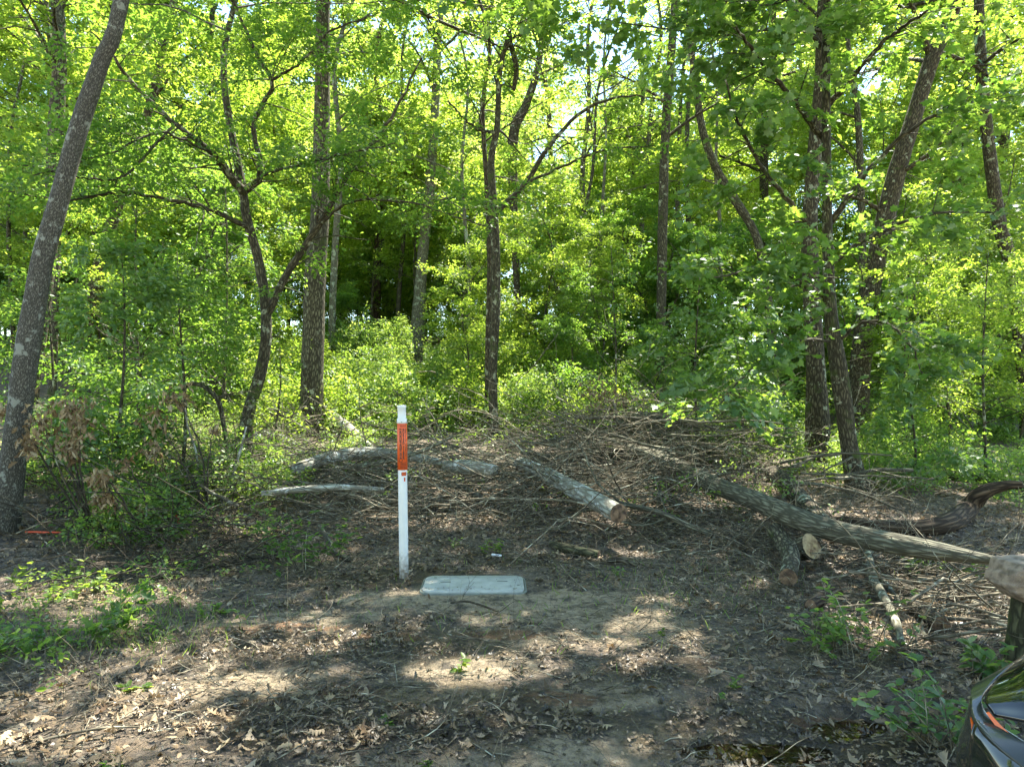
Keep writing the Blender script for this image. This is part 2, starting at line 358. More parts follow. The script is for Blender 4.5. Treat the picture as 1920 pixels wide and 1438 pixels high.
def put_sprays(lb, T, yaw, size, leaf, shape, small=False, tilt=.35, sun=True, tz=None, thin=1.):
    """T (S,3) positions, yaw (S), size spray length (m), leaf length (m)"""
    T = np.asarray(T); S = len(T)
    if S == 0: return
    k = np.ones(S, bool)
    T = T[k]; yaw = np.asarray(yaw)[k]; S = len(T)
    if S == 0: return
    size = np.broadcast_to(size, (len(k),))[k] if np.ndim(size) else np.full(S, size)
    pz = (rng.normal(0, tilt, S) if tz is None else np.asarray(tz)[k])
    d = np.stack([np.cos(yaw)*np.cos(pz), np.sin(yaw)*np.cos(pz), np.sin(pz)], -1)
    n = np.stack([rng.normal(0, tilt, S), rng.normal(0, tilt, S), np.ones(S)], -1)
    R = frames(d, n)
    protos = SPR_S if small else SPR
    var = rng.integers(0, len(protos), S)
    for v, (pos, LM) in enumerate(protos):
        m = var == v
        if not m.any(): continue
        Rm = R[m]; sc = size[m]
        pts = np.einsum('sij,lj->sli', Rm, pos)*sc[:, None, None]+T[m][:, None, :]
        LMm = np.einsum('sij,ljk->slik', Rm, LM)*leaf
        pts = pts.reshape(-1, 3)+rng.normal(0, .02, (pts.shape[0]*pts.shape[1], 3)); LMm = LMm.reshape(-1, 3, 3)
        LMm = LMm*rng.uniform(.7, 1.2, len(LMm))[:, None, None]
        if not PROTO:
            kk = keep_gap(pts)
            if sun: kk &= keep_sun(pts)
            pts = pts[kk]; LMm = LMm[kk]
        lb.add(shape, pts, LMm)

def curve_dirs(p0, az, el, L, K, bend=0.3, droop=.0, wob=.05, rs=None):
    """vectorised branch curves: p0 (N,3)"""
    rs = rs or rng
    N = len(p0); t = np.linspace(0, 1, K)
    azk = az[:, None]+rs.normal(0, bend, (N, 1))*t[None]+np.cumsum(rs.normal(0, wob, (N, K)), 1)
    elk = el[:, None]-droop*t[None]+np.cumsum(rs.normal(0, wob, (N, K)), 1)
    d = np.stack([np.cos(azk)*np.cos(elk), np.sin(azk)*np.cos(elk), np.sin(elk)], -1)*(L[:, None, None]/(K-1))
    p = np.concatenate([p0[:, None], p0[:, None]+np.cumsum(d[:, :-1], 1)], 1)
    return p, azk, elk

def grow(tb, lb, tp, tr, z0, z1, nprim, Lp, leaf, shape, spray=.55, nsec=6, nspr=5, el=(.1, .9), dense=1., sun=True, droop=.4, sides=5, azr=None, tilt=.35, small=False):
    """branches + leaf sprays round a trunk polyline tp (K,3), tr (K)"""
    zz = tp[:, 2]
    fz = z0+(z1-z0)*rng.random(nprim)**.9
    i = np.clip(np.searchsorted(zz, fz), 1, len(zz)-1); f = ((fz-zz[i-1])/(zz[i]-zz[i-1]+1e-6))[:, None]
    p0 = tp[i-1]*(1-f)+tp[i]*f
    r0 = np.minimum(tr[i]*.45, .012+.018*Lp*.6)
    az = rng.random(nprim)*2*np.pi if azr is None else rng.uniform(azr[0], azr[1], nprim)
    e = rng.uniform(el[0], el[1], nprim)
    rel = (fz-z0)/max(z1-z0, .1)
    L = Lp*(.55+.65*rng.random(nprim))*(1-.45*rel)
    K = 8
    pp, azk, elk = curve_dirs(p0, az, e, L, K, .4, droop, .10)
    rr = r0[:, None]*np.linspace(1, .22, K)
    tb.add(pp, rr, sides, 0, False)
    # secondaries
    ns = nprim*nsec
    pi = np.repeat(np.arange(nprim), nsec); fr = rng.uniform(.2, .98, ns); ki = (fr*(K-1)).astype(int); ff = (fr*(K-1)-ki)[:, None]
    s0 = pp[pi, ki]*(1-ff)+pp[pi, np.minimum(ki+1, K-1)]*ff
    saz = azk[pi, ki]+rng.choice([-1, 1], ns)*rng.uniform(.3, 1.2, ns)
    sel = elk[pi, ki]*.5+rng.normal(.1, .3, ns)
    sL = L[pi]*(.22+.33*rng.random(ns))*(1.15-.5*fr)+.15
    sp, sazk, selk = curve_dirs(s0, saz, sel, sL, 5, .4, .35, .12)
    tb.add(sp, (rr[pi, ki]*.5)[:, None]*np.linspace(1, .3, 5), 4, 0, False)
    # sprays
    n = int(ns*nspr*dense)
    si = rng.integers(0, ns, n); fk = rng.uniform(.15, 1, n)*3.99; kk = fk.astype(int); f2 = (fk-kk)[:, None]
    T = sp[si, kk]*(1-f2)+sp[si, kk+1]*f2
    yaw = sazk[si, kk]+rng.normal(0, .8, n)
    put_sprays(lb, T, yaw, spray*rng.uniform(.6, 1.2, n), leaf, shape, sun=sun, tilt=tilt, small=small)
    n2 = nprim*4
    pi = rng.integers(0, nprim, n2); kk = rng.integers(3, K, n2)
    put_sprays(lb, pp[pi, kk], azk[pi, kk]+rng.normal(0, .6, n2), spray*rng.uniform(.6, 1.2, n2), leaf, shape, sun=sun, tilt=tilt, small=small)
    return pp

def px_poly(L, Y0, Y1=None):
    """[(px,py,wpx[,Y])] -> (x,y,z,r)"""
    out = []; n = len(L)
    for i, a in enumerate(L):
        Y = a[3] if len(a) > 3 else (Y0 if Y1 is None else Y0+(Y1-Y0)*i/(n-1))
        p = P(a[0], a[1], Y); out.append((*p, a[2]/F*Y/2))
    return out

# canopy sun gaps (ground spots the sun reaches)
def hole(px, py, rx, ry, p=1.): x, y = gp(px, py); HOLES.append((x, y, rx, ry, p))
hole(1175, 1195, .40, .34); hole(910, 1262, .26, .22); hole(430, 1285, .50, .16); hole(150, 1400, .55, .14); hole(330, 1360, .35, .14)
hole(150, 1110, .8, .35); hole(1250, 1140, .22, .2); hole(1640, 1180, .3, .3); hole(1800, 1130, .6, .45)
hole(1150, 1040, .4, .2); hole(850, 1000, .5, .25); hole(450, 1010, .4, .2); hole(1300, 1225, .2, .16)
HOLES.append((-1.5, 13.5, 4.2, 4.0, .8)); HOLES.append((-3.2, 8.8, 1.0, .6, .9)); HOLES.append((-.4, 8.0, .9, .5, .9)); HOLES.append((1.0, 7.3, .8, .35, .9))
HOLES.append((4.5, 10.5, 2.0, 1.5, .75)); HOLES.append((7.5, 12.0, 2.5, 2.5, .7)); HOLES.append((2.2, 17, 2.5, 2.5, .6)); HOLES.append((-2.5, 18, 3, 3, .6))
SKYGAPS += [(1150, 105, 36, 42, .75), (1105, 60, 20, 30, .3), (850, 85, 45, 40, .5), (690, 60, 40, 50, .6), (838, 545, 28, 50, .75), (790, 60, 40, 40, .4), (1330, 80, 30, 30, .5), (1365, 590, 24, 28, .6), (1640, 100, 30, 50, .5), (1870, 380, 30, 20, .6), (1355, 495, 26, 26, .6)]

# ------------------------------------------------------------ ground
def axis(n, a, b, c, dens):
    t = np.linspace(-1, 1, n); return c+np.sinh(t*dens)/np.sinh(dens)*np.where(t < 0, c-a, b-c)
xs = axis(560, -90, 90, 0, 4.6); ys = axis(620, -40, 170, 3.4, 5.0)
gx, gy = np.meshgrid(xs, ys, indexing='ij')
gz = hz(gx, gy)
near = np.exp(-(gx/9)**2-((gy-4)/7)**2)
pud = 1-.7*np.exp(-(((gx-1.2)/.7)**2+((gy-2.82)/.25)**2))
gz = gz+near*pud*(.045*fbm(gx*4.5, gy*6, 4)+.016*fbm(gx*25, gy*25+9, 3))*(1-.7*np.exp(-((np.abs(gx+.25)/.7)**4+(np.abs(gy-4.85)/.35)**4)))
n1, n2_ = gx.shape; idx = np.arange(n1*n2_).reshape(n1, n2_)
q = np.stack([idx[:-1, :-1], idx[1:, :-1], idx[1:, 1:], idx[:-1, 1:]], -1).reshape(-1, 4)
def ground_mat():
    m, nt, ns, lk = newmat('forest_floor')
    geo = nd(ns, 'ShaderNodeNewGeometry')
    def noise(s, d=6, r=.6):
        n = nd(ns, 'ShaderNodeTexNoise'); n.inputs['Scale'].default_value = s; n.inputs['Detail'].default_value = d; n.inputs['Roughness'].default_value = r
        lk.new(geo.outputs['Position'], n.inputs['Vector']); return n.outputs[0]
    def mix(f, a, b, isval=False):
        x = nd(ns, 'ShaderNodeMix', data_type='RGBA'); lk.new(f, x.inputs[0])
        for s, v in ((6, a), (7, b)):
            if isinstance(v, tuple): x.inputs[s].default_value = (*v, 1)
            else: lk.new(v, x.inputs[s])
        return x.outputs[2]
    vo = nd(ns, 'ShaderNodeTexVoronoi'); vo.inputs['Scale'].default_value = 42; lk.new(geo.outputs['Position'], vo.inputs['Vector'])
    lit = ramp(ns, [(0, (.06, .047, .034)), (.45, (.15, .117, .082)), (.8, (.27, .21, .15)), (1, (.38, .31, .225))])
    lk.new(vo.outputs['Color'], lit.inputs[0])
    mudn = ramp(ns, [(.35, (.075, .055, .036)), (.65, (.26, .185, .11))]); lk.new(noise(9), mudn.inputs[0])
    r = ramp(ns, [(.42, (0, 0, 0)), (.58, (1, 1, 1))]); lk.new(noise(14), r.inputs[0])
    base = mix(r.outputs[0], mudn.outputs[0], lit.outputs[0])
    rk = ramp(ns, [(.50, (0, 0, 0)), (.60, (.85, .85, .85))]); lk.new(noise(7, 10, .78), rk.inputs[0])
    sandc = ramp(ns, [(.3, (.20, .15, .085)), (.55, (.38, .29, .18)), (.75, (.48, .38, .25))]); lk.new(noise(18), sandc.inputs[0])
    def at(n):
        a = nd(ns, 'ShaderNodeAttribute', attribute_name=n); return a.outputs['Fac']
    def sharp(v, amt, lo, hi, sc):
        a = nd(ns, 'ShaderNodeMath', operation='MULTIPLY_ADD'); lk.new(noise(sc, 8, .7), a.inputs[0]); a.inputs[1].default_value = amt; lk.new(v, a.inputs[2])
        mr = nd(ns, 'ShaderNodeMapRange'); mr.inputs[1].default_value = lo+amt*.5; mr.inputs[2].default_value = hi+amt*.5; lk.new(a.outputs[0], mr.inputs[0]); return mr.outputs[0]
    c = mix(sharp(at('sand'), 1.1, .38, .62, 16), base, sandc.outputs[0])
    orc = ramp(ns, [(.3, (.20, .10, .045)), (.7, (.38, .22, .11))]); lk.new(noise(12), orc.inputs[0])
    c = mix(sharp(at('oran'), 1.0, .45, .65, 20), c, orc.outputs[0])
    c = mix(rk.outputs[0], c, (.035, .028, .021))
    w = sharp(at('wet'), .9, .3, .7, 8)
    dk = nd(ns, 'ShaderNodeMix', data_type='RGBA', blend_type='MULTIPLY'); lk.new(w, dk.inputs[0]); lk.new(c, dk.inputs[6]); dk.inputs[7].default_value = (.5, .47, .43, 1)
    pb = nd(ns, 'ShaderNodeBsdfPrincipled'); lk.new(dk.outputs[2], pb.inputs['Base Color'])
    mr = nd(ns, 'ShaderNodeMapRange'); mr.inputs[3].default_value = .85; mr.inputs[4].default_value = .32; lk.new(w, mr.inputs[0]); lk.new(mr.outputs[0], pb.inputs['Roughness'])
    b1 = nd(ns, 'ShaderNodeBump'); b1.inputs['Distance'].default_value = .012; lk.new(vo.outputs['Distance'], b1.inputs['Height'])
    b2 = nd(ns, 'ShaderNodeBump'); b2.inputs['Distance'].default_value = .03; lk.new(noise(45, 8, .7), b2.inputs['Height']); lk.new(b1.outputs[0], b2.inputs['Normal'])
    lk.new(b2.outputs[0], pb.inputs['Normal'])
    o = nd(ns, 'ShaderNodeOutputMaterial'); lk.new(pb.outputs[0], o.inputs[0]); return m
g = link('ground', mesh_from('ground', np.stack([gx, gy, gz], -1).reshape(-1, 3), [q], ground_mat(), smooth=True,
         attrs={'sand': sandm(gx, gy).ravel(), 'oran': oranm(gx, gy).ravel(), 'wet': wetm(gx, gy).ravel()}))
tag(g, kind='structure')
# puddle water
m, nt, ns, lk = newmat('puddle_water')
tp_ = nd(ns, 'ShaderNodeBsdfTransparent'); tp_.inputs[0].default_value = (.86, .76, .60, 1)
gl_ = nd(ns, 'ShaderNodeBsdfGlossy'); gl_.inputs['Roughness'].default_value = .04
tc = nd(ns, 'ShaderNodeTexCoord'); nn = nd(ns, 'ShaderNodeTexNoise'); nn.inputs['Scale'].default_value = 22; lk.new(tc.outputs['Object'], nn.inputs['Vector'])
bu = nd(ns, 'ShaderNodeBump'); bu.inputs['Distance'].default_value = .001; bu.inputs['Strength'].default_value = .15; lk.new(nn.outputs[0], bu.inputs['Height']); lk.new(bu.outputs[0], gl_.inputs['Normal'])
fr_ = nd(ns, 'ShaderNodeFresnel'); fr_.inputs[0].default_value = 1.4; lk.new(bu.outputs[0], fr_.inputs['Normal'])
mxw = nd(ns, 'ShaderNodeMixShader'); lk.new(fr_.outputs[0], mxw.inputs[0]); lk.new(tp_.outputs[0], mxw.inputs[1]); lk.new(gl_.outputs[0], mxw.inputs[2])
o = nd(ns, 'ShaderNodeOutputMaterial'); lk.new(mxw.outputs[0], o.inputs[0])
px_ = np.linspace(.35, 2.1, 60); py_ = np.linspace(2.42, 3.12, 30); wx, wy = np.meshgrid(px_, py_, indexing='ij')
wi = np.arange(wx.size).reshape(wx.shape); wz = 0*wx+.5*(float(hz(1.0, 2.72))+float(hz(1.5, 2.93)))+.020+float(hz(1.2, 3.3))*.3
el_ = (((wx-1.22)/.85)**2+((wy-2.77)/.33)**2) < 1
qq = np.stack([wi[:-1, :-1], wi[1:, :-1], wi[1:, 1:], wi[:-1, 1:]], -1)
qq = qq[el_[:-1, :-1]].reshape(-1, 4)
pw = link('puddle', mesh_from('puddle', np.stack([wx, wy, wz], -1).reshape(-1, 3), [qq], m)); tag(pw, kind='structure')

# ------------------------------------------------------------ hand placed trees
def trunk_tree(name, label, cat, poly, bark, K=60, sides=20, rough=.12, flare=1.35, grp=None, extra_limbs=(), crown=None, crown_mat='leaf_mid', toprise=None, shape=OV, fol='crown'):
    poly = list(poly)
    b = np.array(poly[0]); gz0 = float(hz(b[0], b[1]))
    if b[2] > gz0-.05:
        d = np.array(poly[0])-np.array(poly[1]); dz = abs(d[2])+1e-6
        k = (b[2]-gz0+.12)/dz
        nb = b+d*k*np.array([.6, .6, 1, 0]); nb[3] = b[3]*flare; nb[2] = gz0-.12
        poly = [tuple(nb)]+poly
    else:
        poly[0] = (b[0], b[1], gz0-.12, b[3]*flare)
    if toprise:                                     # carry the trunk on above what the photo shows
        a = np.array(poly[-1]); d = (a-np.array(poly[-2]))[:3]; d /= np.linalg.norm(d)
        d = d*.6+np.array([0, 0, .4]); d /= np.linalg.norm(d)
        for k in range(1, 4):
            t = k/3; poly.append((*(a[:3]+d*(toprise*t)+np.array([.25*math.sin(3*k+a[0]), .2*math.cos(2*k+a[0]), 0])), max(a[3]*(1-.75*t), .02)))
    pts, rad = resample(poly, K)
    loc = (pts[0][0], pts[0][1], gz0)
    root = thing(name, label, cat, loc, grp)
    tb = TB(); tb.add(pts[None], rad[None], sides, rough)
    link('trunk', tb.mesh(name+'_trunk', M[bark], loc), root)
    tb2 = TB(); lb = LB()
    for L in extra_limbs:
        p, r = resample(L, 26, .008); t1 = TB(); t1.add(p[None], r[None], 12, .1)
        link('limb', t1.mesh(name+'_limb', M[bark], loc), root)
    if crown: crown(tb2, lb, pts, rad)
    if tb2.n: link('twigs', tb2.mesh(name+'_limbs', M[bark], loc), root)
    if lb.n: link(fol, lb.mesh(name+'_leaves', M[crown_mat], loc), root)
    return root, pts, rad

def cr(z0, z1, nprim, Lp, leaf, shape=OV, **k):
    def f(tb, lb, pts, rad):
        grow(tb, lb, pts, rad, z0, z1, nprim, Lp, leaf, shape, **k)
    return f
def limb_leaves(limbs, n, leaf, shape, spray=.5, spread=.5, k=4):
    """sub branches and sprays along explicit limbs"""
    def f(tb, lb, pts, rad):
        for L in limbs:
            p, r = resample(L, 20)
            i = rng.integers(2, 20, n); p0 = p[i]
            tdir = p[np.minimum(i+1, 19)]-p[i-1]; az = np.arctan2(tdir[:, 1], tdir[:, 0])+rng.choice([-1, 1], n)*rng.uniform(.3, 1.7, n)
            sp, ak, ek = curve_dirs(p0, az, rng.normal(.2, .4, n), rng.uniform(.4, 1.0, n)*spread*2, 5, .4, .3, .12)
            tb.add(sp, np.minimum(r[i]*.4, .012)[:, None]*np.linspace(1, .3, 5), 4, 0, False)
            m = n*k; si = rng.integers(0, n, m); kk = rng.integers(1, 5, m)
            put_sprays(lb, sp[si, kk], ak[si, kk]+rng.normal(0, .8, m), spray*rng.uniform(.6, 1.2, m), leaf, shape)
    return f
def both(*fs):
    def f(tb, lb, pts, rad):
        for g_ in fs: g_(tb, lb, pts, rad)
    return f

# 1 leaning lichen tree at left
trunk_tree('leaning_tree', 'grey lichen-spotted tree trunk leaning right along the left edge', 'tree',
    px_poly([(0, 1020, 44.0, 6.1), (26, 850, 41.4, 6.05), (48, 680, 40.5, 6.0), (78, 500, 37.0, 6.0), (110, 380, 33.4, 6.0), (148, 240, 31.7, 6.0), (188, 120, 29.0, 6.0), (228, 0, 26.4, 6.0)], 6),
    'bark_lichen', K=110, sides=36, rough=.09, toprise=7.5, crown=cr(7.2, 12, 20, 3.2, .10, OV, nsec=7, nspr=5, el=(.1, .7)), crown_mat='leaf_young')

# 2 dark many-limbed tree (left of the big trunk)
Y2 = 9.0
limbs2 = [px_poly([(458, 365, 17.2), (425, 320, 14.8), (395, 285, 11.7), (325, 230, 10.1), (250, 160, 7.8), (215, 110, 5.5), (170, 60, 3.1)], Y2, 7.6),
          px_poly([(455, 360, 15.6), (490, 325, 11.7), (475, 235, 9.4), (510, 160, 7.8), (480, 100, 6.2), (440, 10, 4.7), (420, -60, 3.1)], Y2, 8.4),
          px_poly([(510, 150, 6.2), (560, 120, 4.7), (620, 60, 3.9), (700, 30, 3.1)], 8.7, 8.0),
          px_poly([(470, 430, 10.1), (400, 395, 8.6), (330, 378, 7.0), (230, 362, 6.2), (120, 375, 3.9), (20, 360, 2.3)], Y2, 7.2),
          px_poly([(495, 600, 14.0), (545, 500, 13.3), (600, 420, 11.7), (650, 330, 9.4), (705, 260, 7.0), (750, 190, 5.5), (790, 110, 3.1)], Y2, 8.2),
          px_poly([(600, 420, 6.2), (660, 378, 4.7), (760, 378, 3.9), (850, 405, 3.1), (930, 430, 2.0)], 8.7, 8.0),
          px_poly([(490, 330, 6.2), (560, 310, 4.7), (640, 290, 3.9), (740, 270, 2.3)], 8.8, 7.6),
          px_poly([(395, 285, 5.5), (300, 250, 3.9), (200, 290, 3.1), (60, 330, 2.3)], 8.3, 6.8),
          px_poly([(330, 232, 5.5), (230, 330, 3.9), (140, 330, 3.1), (40, 310, 2.3)], 8.0, 7.0)]
trunk_tree('many_limbed_tree', 'dark crooked tree with spreading limbs and dense low leaves, left of centre', 'tree',
    px_poly([(455, 885, 26.5), (462, 790, 23.4), (488, 700, 21.1), (500, 610, 19.5), (487, 500, 17.2), (462, 405, 17.2), (456, 360, 15.6)], Y2),
    'bark_dark', K=70, sides=24, rough=.14, extra_limbs=limbs2,
    toprise=5, crown=both(limb_leaves(limbs2, 22, .065, OV, .42, .5, 5), cr(5.9, 10, 16, 4.2, .09, OV, nsec=7, nspr=6, el=(.1, .8))), crown_mat='leaf_mid')  # high crown above the view added to shade the foreground

# 3 big oak trunk behind the debris
trunk_tree('oak_tree', 'thick rough-barked trunk rising straight behind the fallen logs, left of the white post', 'tree',
    px_poly([(583, 800, 46.8), (587, 640, 39.6), (592, 500, 37.8), (600, 400, 34.2), (604, 200, 28.8), (605, 0, 25.2)], 12.0),
    'bark_oak', K=90, sides=32, rough=.08, toprise=9, crown=cr(8, 17, 15, 4.2, .13, RH, nsec=8, nspr=6, el=(.2, 1.0)), crown_mat='leaf_young')

# 4 pale trunk, hillside
trunk_tree('pale_tree', 'pale smooth sunlit trunk on the slope above bright shrubs', 'tree',
    px_poly([(780, 672, 25), (788, 540, 22), (796, 440, 20), (808, 330, 18), (816, 200, 16), (822, 60, 14)], 22), 'bark_pale', K=60, sides=20, rough=.06, toprise=7,
    crown=cr(9, 22, 17, 4.4, .15, RH, nsec=8, nspr=6, el=(.1, 1.0)), crown_mat='leaf_far')
# central slender tree + companion
Y8 = 12.0
limbs8 = [px_poly([(928, 400, 12), (985, 345, 10), (1030, 275, 8), (1100, 205, 6), (1180, 180, 3.5), (1250, 190, 2)], Y8, 11.0),
          px_poly([(985, 345, 6), (1060, 310, 5), (1140, 280, 4), (1230, 275, 2)], 11.7, 11),
          px_poly([(925, 400, 6), (880, 370, 5), (820, 375, 3)], Y8, 11.4),
          px_poly([(952, 60, 9), (968, 130, 10), (962, 170, 8)], 12.0, 12.2),
          px_poly([(935, 250, 7), (890, 240, 5), (840, 190, 3)], 12.0, 11.4)]
trunk_tree('slender_tree', 'slender dark tree with one long side limb standing at the centre', 'tree',
    px_poly([(926, 812, 18.9), (924, 700, 17.1), (929, 600, 16.2), (930, 500, 16.2), (926, 400, 16.2), (921, 300, 13.5), (932, 240, 11.7), (938, 130, 9.9), (960, 40, 7.2), (968, -40, 5.4)], Y8),
    'bark_dark', K=80, sides=20, rough=.1, extra_limbs=limbs8, toprise=3,
    crown=both(limb_leaves(limbs8, 10, .09, RH, .5, .45, 5), cr(5.6, 10.5, 12, 1.8, .09, RH, nsec=5, nspr=5), cr(8.5, 11, 14, 5.0, .11, RH, nsec=7, nspr=6, azr=(3.6, 5.8))), crown_mat='leaf_mid')  # last crown layer is out of view, spread forward to shade the ground
trunk_tree('slender_tree', 'thin brown trunk pressed close behind the central dark tree', 'tree',
    px_poly([(914, 790, 12), (915, 650, 11), (918, 480, 10), (912, 340, 9), (905, 200, 8)], 12.8), 'bark_brown', K=50, sides=14, rough=.08, toprise=4,
    crown=cr(5, 11, 14, 2.0, .10, RH, nsec=5, nspr=5), crown_mat='leaf_young')
# right cluster
limbs12 = [px_poly([(1560, 470, 12), (1480, 380, 9), (1420, 300, 7), (1380, 220, 5), (1360, 150, 3)], 8.3, 6.8),
           px_poly([(1556, 420, 12), (1620, 330, 9), (1700, 250, 7), (1790, 200, 5), (1880, 190, 3)], 8.3, 6.9),
           px_poly([(1545, 260, 12), (1480, 180, 9), (1420, 110, 7), (1380, 50, 4)], 8.3, 6.9),
           px_poly([(1545, 210, 12), (1620, 120, 9), (1680, 60, 7), (1740, 20, 4)], 8.3, 7.0),
           px_poly([(1552, 560, 9), (1480, 520, 7), (1400, 510, 5), (1340, 520, 3)], 8.3, 7.0),
           px_poly([(1540, 90, 10), (1500, 30, 8), (1440, -30, 5)], 8.3, 7.0),
           px_poly([(1565, 640, 7), (1640, 600, 5), (1700, 640, 4), (1730, 700, 2)], 8.2, 7.2),
           px_poly([(1562, 640, 7), (1480, 640, 5), (1410, 690, 4), (1350, 760, 2.5)], 8.2, 7.0),
           px_poly([(1552, 500, 9), (1640, 440, 7), (1760, 400, 5), (1890, 400, 3)], 8.2, 6.8)]
over = [[(3.78, 8.3, 8.0, .05), (3.0, 8.5, 8.3, .042), (1.9, 8.75, 8.6, .034), (.6, 8.7, 8.7, .024), (-.9, 8.5, 8.7, .012)],  # overhead limbs out of view, added to shade the lid and foreground
        [(3.78, 8.2, 6.9, .05), (3.0, 7.5, 7.2, .04), (1.9, 6.8, 7.4, .03), (.8, 6.4, 7.5, .02), (-.3, 6.2, 7.5, .010)],
        [(3.78, 8.2, 7.4, .05), (3.7, 7.2, 7.6, .04), (3.4, 6.2, 7.7, .03), (2.9, 5.6, 7.7, .02)]]
trunk_tree('maple_tree', 'dark maple trunk with a knot hole, leaning left in front of the right cluster', 'tree',
    px_poly([(1613, 955, 36.0), (1593, 840, 30.6), (1575, 710, 31.5), (1558, 590, 24.3), (1552, 470, 19.8), (1550, 330, 17.1), (1549, 180, 15.3), (1550, 20, 13.5)], 8.2),
    'bark_dark', K=90, sides=28, rough=.12, extra_limbs=limbs12+over, toprise=9,
    crown=both(limb_leaves(over, 19, .12, MAP, .5, .6, 5), limb_leaves(limbs12, 13, .095, MAP, .45, .42, 4), cr(5.6, 14, 22, 4.6, .12, MAP, nsec=7, nspr=5, small=True)), crown_mat='leaf_maple')  # trunk raised and upper crown enlarged out of view for ground shade
trunk_tree('oak_tree', 'thick brown trunk just behind the dark maple, ending in brush at its foot', 'tree',
    px_poly([(1535, 882, 39.6), (1530, 700, 34.2), (1522, 560, 30.6), (1518, 430, 27.9), (1526, 300, 25.2), (1540, 150, 24.3), (1545, 0, 21.6)], 11.0),
    'bark_brown', K=90, sides=30, rough=.08, toprise=9, crown=cr(7, 16, 15, 3.6, .13, RH, nsec=7, nspr=6), crown_mat='leaf_young')
limbs13 = [px_poly([(1745, 110, 12), (1720, 40, 10), (1690, -40, 7)], 14, 13.5), px_poly([(1680, 330, 9), (1740, 290, 7), (1820, 210, 4)], 14, 13.2),
           px_poly([(1660, 400, 8), (1600, 370, 6), (1500, 360, 3)], 14, 13.5)]
trunk_tree('oak_tree', 'thick trunk leaning strongly to the right behind the maple', 'tree',
    px_poly([(1606, 800, 39.6), (1618, 640, 36.0), (1645, 480, 32.4), (1680, 330, 32.4), (1712, 225, 28.8), (1748, 110, 27.0), (1792, 0, 24.3)], 14),
    'bark_brown', K=90, sides=28, rough=.09, extra_limbs=limbs13, toprise=8, crown=both(limb_leaves(limbs13, 10, .12, RH, .6, .7, 5), cr(8, 17, 14, 4, .13, RH, nsec=7, nspr=6)), crown_mat='leaf_young')
trunk_tree('straight_tree', 'tall straight trunk right of centre rising out of the shrubs', 'tree',
    px_poly([(1234, 760, 18), (1240, 560, 18), (1243, 400, 18), (1246, 290, 17), (1252, 180, 16), (1262, 60, 14), (1268, -40, 13)], 15.5), 'bark_dark', K=60, sides=18, rough=.07, toprise=6,
    crown=cr(6, 17, 17, 3.0, .12, RH, nsec=7, nspr=6), crown_mat='leaf_young')
trunk_tree('crooked_tree', 'grey-brown trunk with a sharp bend to the left, right of centre', 'tree',
    px_poly([(1452, 700, 15), (1440, 560, 15), (1428, 480, 15), (1412, 430, 15), (1376, 372, 16), (1340, 310, 15), (1316, 240, 14), (1304, 150, 13), (1292, 60, 11)], 16), 'bark_oak', K=70, sides=18, rough=.1, toprise=6,
    crown=cr(8, 17, 15, 3.0, .12, RH, nsec=7, nspr=6), crown_mat='leaf_young')
trunk_tree('slender_tree', 'upright brown trunk near the right edge, high among bright leaves', 'tree',
    px_poly([(1925, 760, 24), (1912, 620, 24), (1896, 500, 24), (1874, 420, 23), (1857, 300, 22), (1842, 160, 20), (1836, 20, 17)], 15), 'bark_brown', K=60, sides=18, rough=.08, toprise=7,
    crown=cr(7, 17, 17, 3.6, .12, RH, nsec=7, nspr=6), crown_mat='leaf_young')
trunk_tree('slender_tree', 'thin grey trunk between the dark maple and the strongly leaning trunk', 'tree',
    px_poly([(1622, 700, 14), (1616, 430, 13), (1612, 280, 12), (1604, 180, 10)], 17.5), 'bark_oak', K=40, sides=14, rough=.08, toprise=6,
    crown=cr(7, 17, 18, 3.0, .12, RH, nsec=6, nspr=6), crown_mat='leaf_young')
